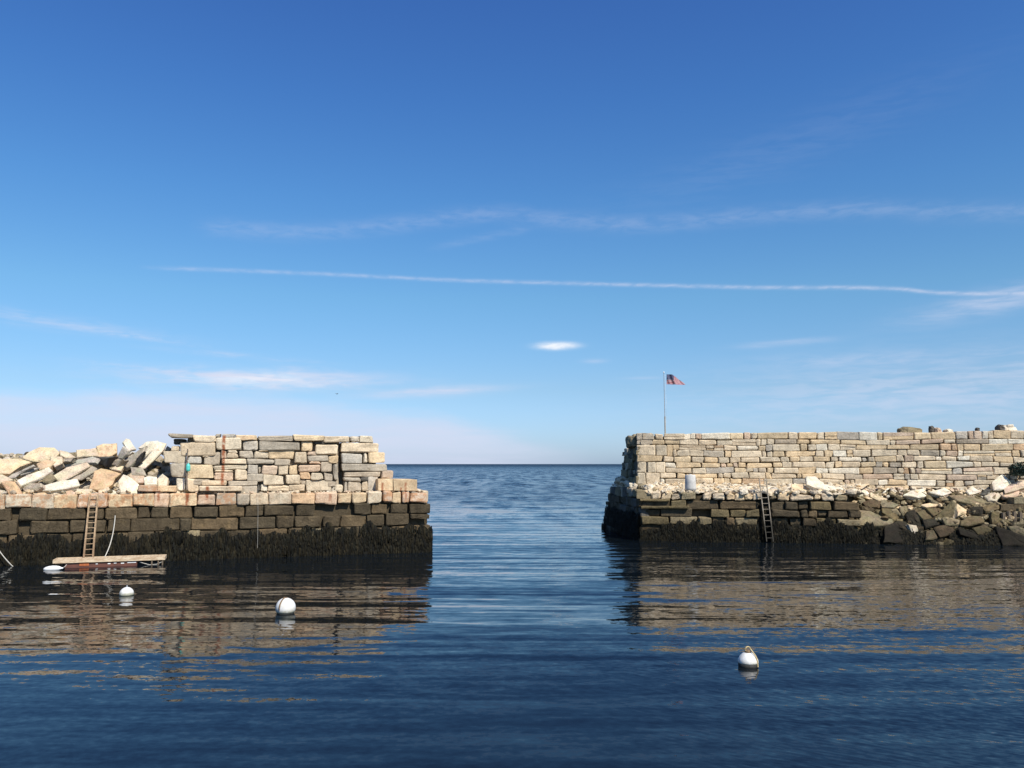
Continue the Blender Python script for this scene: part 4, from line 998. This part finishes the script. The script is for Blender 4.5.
# flagpole + flag
YF = 56.5; f0 = at(665.2, 436, YF); f1 = at(665.0, 373.2, YF); fj = at(665.2, 416.5, YF)
fp = empty('flagpole', (f0.x, f0.y, 6.25)); tag(fp, 'slender grey flagpole standing behind the top of the long wall', 'flagpole')
ac = Acc(); tube(ac, [(0, 0, 0), (0, 0, fj.z-6.25)], .042, n=10); P(ac, 'lower_pole', M_grey, fp)
ac = Acc(); tube(ac, [(0, 0, fj.z-6.25), (-.02, 0, f1.z-6.25)], .026, n=10, r2=.018); P(ac, 'upper_pole', M_steel, fp)
ac = Acc(); lathe(ac, [(.01, 0), (.045, .03), (.05, .06), (.03, .10), (.008, .11)], 12, c=(-.02, 0, f1.z-6.25)); P(ac, 'finial', M_white, fp, True)
ac = Acc(); tube(ac, [(.06, -.02, f1.z-6.28), (.10, -.02, 2.5), (.07, -.02, .9)], .006, n=5); P(ac, 'halyard', M_white, fp)
def flag_mat():
    m, t, p = new_mat('flag_cloth')
    uv = t.add('ShaderNodeUVMap', uv_map='UVMap').outputs[0]
    s = t.add('ShaderNodeSeparateXYZ'); t.l.new(uv, s.inputs[0]); U, V = s.outputs[0], s.outputs[1]
    stripe = t.m('LESS_THAN', t.m('MODULO', t.m('MULTIPLY', V, 13.), 2.), 1.)       # 13 stripes, red at both edges
    c = t.mix(stripe, (.34, .30, .30), (.26, .015, .03))
    can = t.m('MULTIPLY', t.m('LESS_THAN', U, .4), t.m('GREATER_THAN', V, 6/13))
    # stars: 6 x 5 grid plus 5 x 4 offset
    a_ = t.m('MULTIPLY', U, 6/.4); b_ = t.m('MULTIPLY', t.m('SUBTRACT', V, 6/13), 5/(7/13))
    def dots(a_, b_):
        fx = t.m('SUBTRACT', t.m('FRACT', a_), .5); fy = t.m('SUBTRACT', t.m('FRACT', b_), .5)
        return t.m('LESS_THAN', t.m('ADD', t.m('MULTIPLY', fx, fx), t.m('MULTIPLY', fy, fy)), .016)
    d2 = t.m('MULTIPLY', dots(t.m('ADD', a_, .5), t.m('ADD', b_, .5)), t.m('MULTIPLY', t.m('GREATER_THAN', U, .033), t.m('LESS_THAN', U, .367)))
    d = t.m('MAXIMUM', dots(a_, b_), d2)
    cc = t.mix(d, (.012, .016, .07), (.45, .45, .47))
    c = t.mix(can, c, cc); t.l.new(c, p.inputs['Base Color']); p.inputs['Roughness'].default_value = .8
    return m
nx, nz = 40, 20; H = 1.0
vs = []; uvs = []
pxw = YF/FPX
for i in range(nx+1):
    for j in range(nz+1):
        u = i/nx; v = j/nz
        top = 10.0 if u < .32 else 10.0-(u-.32)/.68*8.2
        z = -0.0 + v*top*pxw - .05*u
        y = (10-top)*pxw*(v-.3)*.7+.09*math.sin(u*9+v*2.2)*u+.03*math.sin(u*23+v*5)
        x = u*18.3*pxw+.02*math.sin(v*9)*u
        vs.append((x, y, z)); uvs.append((u, v))
me = bpy.data.meshes.new('flag'); me.from_pydata(vs, [], [(i*(nz+1)+j, (i+1)*(nz+1)+j, (i+1)*(nz+1)+j+1, i*(nz+1)+j+1) for i in range(nx) for j in range(nz)])
ul_ = me.uv_layers.new(name='UVMap')
for lp in me.loops: ul_.data[lp.index].uv = uvs[lp.vertex_index]
me.polygons.foreach_set('use_smooth', [True]*len(me.polygons)); me.materials.append(flag_mat())
fl0 = at(666.6, 384.2, YF); o = link('flag', me, loc=(fl0.x, fl0.y-.02, fl0.z)); tag(o, 'small stars and stripes flag flying from the flagpole, drooping at its end', 'flag')

# bush at the wall foot
M_leaf = plain_mat('dark_leaves', (.030, .060, .040), .6, .3, 6, col2=(.015, .032, .024))
bc = onR(1019, 478.5, USR-.55); bs = empty('bush', (bc.x, bc.y, bc.z-.1)); tag(bs, 'dark blue green bush growing at the foot of the long wall by the photo edge', 'bush')
ac = Acc()
for k in range(2600):
    th = random.uniform(0, 6.283); ph = random.random(); rr = random.random()**.45
    lump = 1+.25*mn.noise(Vector((math.cos(th)*2, math.sin(th)*2, ph*3)))
    p = Vector((math.cos(th)*rr*.50*lump, math.sin(th)*rr*.40*lump, .28+ph*.72*math.sqrt(max(0, 1-rr*rr*.6))*lump))
    d = Vector((random.gauss(0, 1), random.gauss(0, 1), random.gauss(0, 1))).normalized(); e = d.cross(Vector((random.random(), random.random(), 1))).normalized()
    L = random.uniform(.04, .09); wv = L*.45
    ac.add([tuple(p), tuple(p+d*L*.5+e*wv), tuple(p+d*L), tuple(p+d*L*.5-e*wv)], [(0, 1, 2, 3)], (1, 1, 1))
P(ac, 'foliage', M_leaf, bs)
ac = Acc()
for k in range(14):
    th = random.uniform(0, 6.28); tube(ac, [(0, 0, 0), (math.cos(th)*.2, math.sin(th)*.15, .4), (math.cos(th)*.45, math.sin(th)*.3, .85)], .014, n=5, r2=.005)
P(ac, 'stem', M_stick, bs)

# far bird
bp = at(337, 394, 160.); ac = Acc()
body = [(-.20, 0, 0, .01), (-.12, 0, 0, .05), (0, 0, 0, .07), (.12, 0, .01, .05), (.17, 0, .02, .035), (.21, 0, .02, .012)]
vs = []
for x, y, z, r in body:
    for k in range(8): t = k/8*6.283; vs.append((x, math.cos(t)*r, z+math.sin(t)*r*.85))
ac.add(vs, [(i*8+k, i*8+(k+1) % 8, (i+1)*8+(k+1) % 8, (i+1)*8+k) for i in range(5) for k in range(8)], (1, 1, 1))
for sgn in (-1, 1):
    w_ = [(.08, 0, .04), (-.06, 0, .04), (.07, sgn*.25, .14), (-.05, sgn*.25, .14), (-.02, sgn*.52, .08), (-.08, sgn*.50, .08)]
    w2 = [(x, y, z-.012) for x, y, z in w_]
    ac.add(w_+w2, [(0, 1, 3, 2), (2, 3, 5, 4), (6, 8, 9, 7), (8, 10, 11, 9), (0, 2, 8, 6), (2, 4, 10, 8), (1, 7, 9, 3), (3, 9, 11, 5), (4, 5, 11, 10), (0, 6, 7, 1)], (1, 1, 1))
o = link('bird', ac.mesh('bird', plain_mat('bird_grey', (.12, .12, .12), .8)), loc=bp, rotz=.9); tag(o, 'tiny dark bird far off in the sky above the long cloud bank', 'bird')

# ================================================================== water
def water_mat():
    m, t, p = new_mat('sea_water')
    pos = t.add('ShaderNodeNewGeometry').outputs['Position']
    s = t.add('ShaderNodeSeparateXYZ'); t.l.new(pos, s.inputs[0]); X, Y = s.outputs[0], s.outputs[1]
    def slope(sx, sy, scale, amp, detail=2, warp=None, seed=0.):
        v = t.comb(t.m('MULTIPLY', X, sx), t.m('MULTIPLY', Y, sy), seed)
        c = t.noise(v, scale, detail, .55, out='Color', dist=.3)
        d = t.vm('SUBTRACT', c, (.5, .5, .5))
        return t.vm('SCALE', d, scale=amp)
    sea = t.mr(Y, 52, 130)                         # outside the harbour the water is choppier
    patch = t.noise(t.comb(t.m('MULTIPLY', X, .05), t.m('MULTIPLY', Y, .09), 3.), 1., 3)
    ripple = t.mr(patch, .38, .62, .35, 1.)
    a0 = slope(.05, 1., .9, .22, 1, seed=2.)      # long level swell lines
    a1 = slope(.10, 1., 1.9, .20, 2, seed=5.)
    a2 = slope(.30, 1., 3.4, .17, 2, seed=7.)
    a3 = slope(.7, 1., 8., 1., 2, seed=9.)         # wind ripples
    a4 = slope(.5, 1., .8, 1., 4, seed=13.)
    a0 = t.vm('MULTIPLY', a0, (.10, 1, 0)); a1 = t.vm('MULTIPLY', a1, (.25, 1, 0)); a2 = t.vm('MULTIPLY', a2, (.45, 1, 0)); a3 = t.vm('MULTIPLY', a3, (.7, 1, 0)); a4 = t.vm('MULTIPLY', a4, (.8, 1, 0))
    wind = t.mr(X, 1.5, 9., .55, 1.5)
    calm = t.mr(Y, 12, 30, .52, 1.15)
    tot = t.vm('ADD', a0, t.vm('ADD', a1, a2))
    tot = t.vm('SCALE', tot, scale=calm)
    tot = t.vm('ADD', tot, t.vm('SCALE', a3, scale=t.m('ADD', t.m('MULTIPLY', t.m('MULTIPLY', ripple, wind), .19), t.m('MULTIPLY', sea, .40))))
    tot = t.vm('ADD', tot, t.vm('SCALE', a4, scale=t.m('MULTIPLY', sea, .80)))
    dx = t.m('ADD', t.m('MULTIPLY', X, .5), t.m('MULTIPLY', Y, .87)); dy = t.m('SUBTRACT', t.m('MULTIPLY', X, .87), t.m('MULTIPLY', Y, .5))
    f7 = t.noise(t.comb(t.m('MULTIPLY', dx, 1.), t.m('MULTIPLY', dy, .25), 41.), 11., 1, .5, dist=.2)
    k7 = t.m('MULTIPLY', t.m('SUBTRACT', f7, .5), t.m('MULTIPLY', t.m('MULTIPLY', t.mr(X, 0., 5.), t.mr(Y, 30, 18)), .15))
    tot = t.vm('ADD', tot, t.comb(t.m('MULTIPLY', k7, .5), t.m('MULTIPLY', k7, .87), 0.))
    a5 = t.vm('MULTIPLY', slope(.35, .035, 1., .9, 4, seed=17.), (.3, 1, 0)); a6 = t.vm('MULTIPLY', slope(.45, .12, 1., .8, 4, seed=23.), (.3, 1, 0))
    tot = t.vm('ADD', tot, t.vm('SCALE', a5, scale=t.m('MULTIPLY', t.mr(Y, 90, 220), .6)))
    tot = t.vm('ADD', tot, t.vm('SCALE', a6, scale=t.m('MULTIPLY', t.mr(Y, 48, 90), .5)))
    tot = t.vm('ADD', tot, t.comb(0., t.m('ADD', t.m('MULTIPLY', sea, -.045), -.012), 0.))
    nrm = t.vm('NORMALIZE', t.vm('ADD', tot, (0, 0, 1)))
    p.inputs['Base Color'].default_value = (.004, .0065, .009, 1)
    t.l.new(t.m('ADD', t.mr(Y, 50, 110, .035, .16), t.mr(Y, 110, 2200, 0., .22)), p.inputs['Roughness']); p.inputs['IOR'].default_value = 1.27
    t.l.new(nrm, p.inputs['Normal'])
    return m
me = bpy.data.meshes.new('water')
n = 96; rings = [0, 300, 3000, 60000]; vs = [(0, 0, 0)]
for r in rings[1:]:
    for k in range(n): vs.append((r*math.cos(k/n*6.28318), r*math.sin(k/n*6.28318), 0))
fs = [(0, 1+k, 1+(k+1) % n) for k in range(n)]
for q in range(len(rings)-2): fs += [(1+q*n+k, 1+(q+1)*n+k, 1+(q+1)*n+(k+1) % n, 1+q*n+(k+1) % n) for k in range(n)]
me.from_pydata(vs, [], fs); me.materials.append(water_mat())
o = link('water', me); o['kind'] = 'structure'

# ================================================================== sky
w = bpy.data.worlds.new('World'); scene.world = w; w.use_nodes = True
t = NT(w.node_tree); t.n.clear()
out = t.add('ShaderNodeOutputWorld'); bg = t.add('ShaderNodeBackground'); t.l.new(bg.outputs[0], out.inputs[0])
elev = math.asin(SUN_DIR.z); rot = math.atan2(SUN_DIR.x, SUN_DIR.y)
sky = t.add('ShaderNodeTexSky', sky_type='NISHITA', sun_disc=False, sun_elevation=elev, sun_rotation=rot, altitude=0, air_density=1.0, dust_density=.6, ozone_density=2.2)
hs = t.add('ShaderNodeHueSaturation', inp={'Saturation': 1.12, 'Value': 1.0, 'Color': sky.outputs[0]})
skyc = hs.outputs[0]
g = t.add('ShaderNodeTexCoord').outputs['Generated']
s = t.add('ShaderNodeSeparateXYZ'); t.l.new(t.vm('NORMALIZE', g), s.inputs[0])
DEG = 57.29578
AZ = t.m('MULTIPLY', t.m('ARCTAN2', s.outputs[0], s.outputs[1]), DEG)
EL = t.m('MULTIPLY', t.m('ARCSINE', s.outputs[2]), DEG)
ramp = t.add('ShaderNodeValToRGB'); cr = ramp.color_ramp; cr.interpolation = 'LINEAR'
TINT = [(-1, (.77, 1.04, 1.75)), (1.2, (.73, .97, 1.56)), (5.1, (.76, .94, 1.20)), (11.3, (.77, 1.08, 1.22)), (17.9, (.65, 1.04, 1.32)), (24.4, (.57, .95, 1.36)), (30.4, (.54, .87, 1.36)), (60, (.5, .82, 1.3))]
while len(cr.elements) < len(TINT): cr.elements.new(.5)
for e_, (el_, c_) in zip(cr.elements, TINT): e_.position = (el_+2)/64
for e_, (el_, c_) in zip(cr.elements, TINT): e_.color = tuple(x/2 for x in c_)+(1,)
t.l.new(t.m('DIVIDE', t.m('ADD', EL, 2.), 64., clamp=True), ramp.inputs[0])
skyc = t.vm('MULTIPLY', skyc, t.vm('SCALE', ramp.outputs[0], scale=2/1.19))
def azel(px, py):
    d = ray(px, py).normalized(); return math.degrees(math.atan2(d.x, d.y)), math.degrees(math.asin(d.z))
K = DEG/FPX
def curve(pts):
    A = [azel(*p) for p in pts]; lo, hi = A[0][0], A[-1][0]
    f = t.add('ShaderNodeFloatCurve'); c = f.mapping.curves[0]
    EM = 30.
    P_ = [((a-lo)/(hi-lo), e/EM) for a, e in A]
    c.points[0].location = P_[0]; c.points[1].location = P_[-1]
    for q in P_[1:-1]: c.points.new(*q)
    f.mapping.update()
    xn = t.m('DIVIDE', t.m('SUBTRACT', AZ, lo), hi-lo, clamp=True); t.l.new(xn, f.inputs['Value'])
    return t.m('MULTIPLY', f.outputs[0], EM), xn
def fibre(sx, sy, seed, scale=1., detail=5, rough=.6, tilt=0.):
    e2 = t.m('ADD', EL, t.m('MULTIPLY', AZ, tilt))
    return t.noise(t.comb(t.m('MULTIPLY', AZ, sx), t.m('MULTIPLY', e2, sy), seed), scale, detail, rough, dist=.4)
terms = []; bright = []
def trail(pts, w, stren, n0, seed, fade=(.0, .05, .97, 1.0), sx=.5, sy=2.5, grow=None):
    ctr, xn = curve(pts)
    d = t.m('DIVIDE', t.m('SUBTRACT', EL, ctr), w*K)
    gss = t.m('EXPONENT', t.m('MULTIPLY', t.m('MULTIPLY', d, d), -1.))
    win = t.m('MULTIPLY', t.mr(xn, fade[0], fade[1]), 1.0)
    if fade[2] < 1: win = t.m('MULTIPLY', win, t.mr(xn, fade[2], fade[3], 1, 0))
    f = t.mr(fibre(sx, sy, seed), .3, .7, n0, 1.)
    a_ = t.m('MULTIPLY', t.m('MULTIPLY', gss, win), t.m('MULTIPLY', f, stren))
    if grow: a_ = t.m('MULTIPLY', a_, t.mr(xn, 0, 1, grow[0], grow[1], False))
    terms.append(a_)
def puff(px, py, a_, b_, stren, n0=0., seed=0., tilt=0., sx=.35, sy=2.2, sharp=2., warp=0.):
    az, el = azel(px, py); dx = t.m('SUBTRACT', AZ, az); dy = t.m('SUBTRACT', EL, el)
    if tilt: dy = t.m('ADD', dy, t.m('MULTIPLY', dx, -math.tan(R(tilt))))
    if warp: dy = t.m('ADD', dy, t.m('MULTIPLY', t.m('SUBTRACT', fibre(.25, .6, seed+3.3, 1., 3), .5), warp*K))
    x = t.m('DIVIDE', dx, a_*K); y = t.m('DIVIDE', dy, b_*K)
    r2 = t.m('ADD', t.m('MULTIPLY', x, x), t.m('MULTIPLY', y, y))
    gss = t.m('EXPONENT', t.m('MULTIPLY', t.m('POWER', r2, sharp/2), -1.))
    f = t.mr(fibre(sx, sy, seed), .32, .68, n0, 1.)
    terms.append(t.m('MULTIPLY', gss, t.m('MULTIPLY', f, stren)))
trail([(185, 225), (330, 231), (400, 224), (500, 214), (560, 220), (640, 224), (760, 215), (870, 209), (940, 212), (1060, 210)], 7.5, .16, .2, 1., sx=.55, sy=2.)
trail([(420, 250), (470, 240), (540, 226)], 4., .10, .2, 2., fade=(0, .3, .8, 1))
trail([(132, 267), (300, 273), (450, 280), (600, 284), (760, 287.5), (900, 289), (935, 292.5), (1060, 292)], 1.8, .46, .35, 4., grow=(.6, 1.25), sx=1.0, sy=3)
puff(1000, 300, 62, 10, .55, .3, 5., tilt=8, warp=8)
puff(556.5, 346, 21, 4.2, 1.1, .55, 6., sharp=3., warp=3., sx=.8, sy=2.5); bright.append(terms.pop())
puff(595, 361, 11, 2.2, .3, .6, 7.)
puff(255, 379, 100, 8.5, 1.1, 0.1, 8., warp=12); puff(262, 380, 60, 6, .6, .1, 28., warp=8); bright.append(terms.pop())
puff(320, 378, 60, 5.5, .5, .2, 21., tilt=1)
puff(430, 392, 62, 4.4, .85, .4, 9., tilt=3.5, warp=3)
puff(240, 356, 60, 2.5, .4, .1, 10., tilt=-3)
puff(45, 321, 90, 6, .32, .1, 11., tilt=-4, warp=6)
puff(180, 372, 60, 3, .5, 0., 31., tilt=-4, sx=.9, sy=3.5, warp=5)
puff(300, 386, 70, 3, .45, 0., 33., tilt=3, sx=.9, sy=3.5, warp=5)
puff(120, 334, 60, 2.5, .35, 0., 35., tilt=-6, sx=.9, sy=3.5)
puff(785, 343, 36, 3, .45, .4, 12., tilt=2)
puff(645, 378, 20, 1.6, .2, .5, 13.)
puff(940, 392, 190, 32, .46, .15, 14., tilt=2, warp=10)
puff(860, 360, 90, 7, .28, .1, 15.)
puff(780, 150, 160, 22, .05, .1, 16., tilt=14)
# low bank on the left
ctr, xn = curve([(-60, 386), (60, 389), (150, 388), (250, 393), (350, 403), (430, 412), (520, 432), (640, 463)])
d = t.m('SUBTRACT', t.m('ADD', ctr, t.m('MULTIPLY', t.m('SUBTRACT', fibre(.18, 1.0, 17.), .5), 1.4)), EL)
bank = t.m('MULTIPLY', t.mr(d, -.35, 1.3), t.mr(fibre(.12, .9, 18.), .25, .75, .52, .82))
bank = t.m('MULTIPLY', bank, t.mr(xn, .72, 1, 1, .0))
bank = t.m('MULTIPLY', bank, t.mr(AZ, -75, -50)); terms.append(bank)
dens = terms[0]
for x in terms[1:]: dens = t.m('SUBTRACT', t.m('ADD', dens, x), t.m('MULTIPLY', dens, x))
dens = t.m('MINIMUM', t.m('MAXIMUM', dens, 0.), 1.)
CL = 5.25
c = t.mix(dens, skyc, (CL*1.0, CL*1.07, CL*1.32))
for bd in bright: c = t.mix(t.m('MINIMUM', bd, 1.), c, (6.9, 7.3, 7.9))
t.l.new(c, bg.inputs[0]); bg.inputs[1].default_value = .105

# ================================================================== sun, view
sd = bpy.data.lights.new('sun', 'SUN'); sd.energy = 5.0; sd.angle = R(.53); sd.color = (1, .945, .85)
so = bpy.data.objects.new('sun', sd); COL.objects.link(so); so.rotation_euler = SUN_DIR.to_track_quat('Z', 'Y').to_euler(); so.location = (20, -20, 40)
vs_ = scene.view_settings; vs_.view_transform = 'Standard'; vs_.look = 'None'; vs_.gamma = 1; vs_.use_curve_mapping = False; vs_.exposure = .30
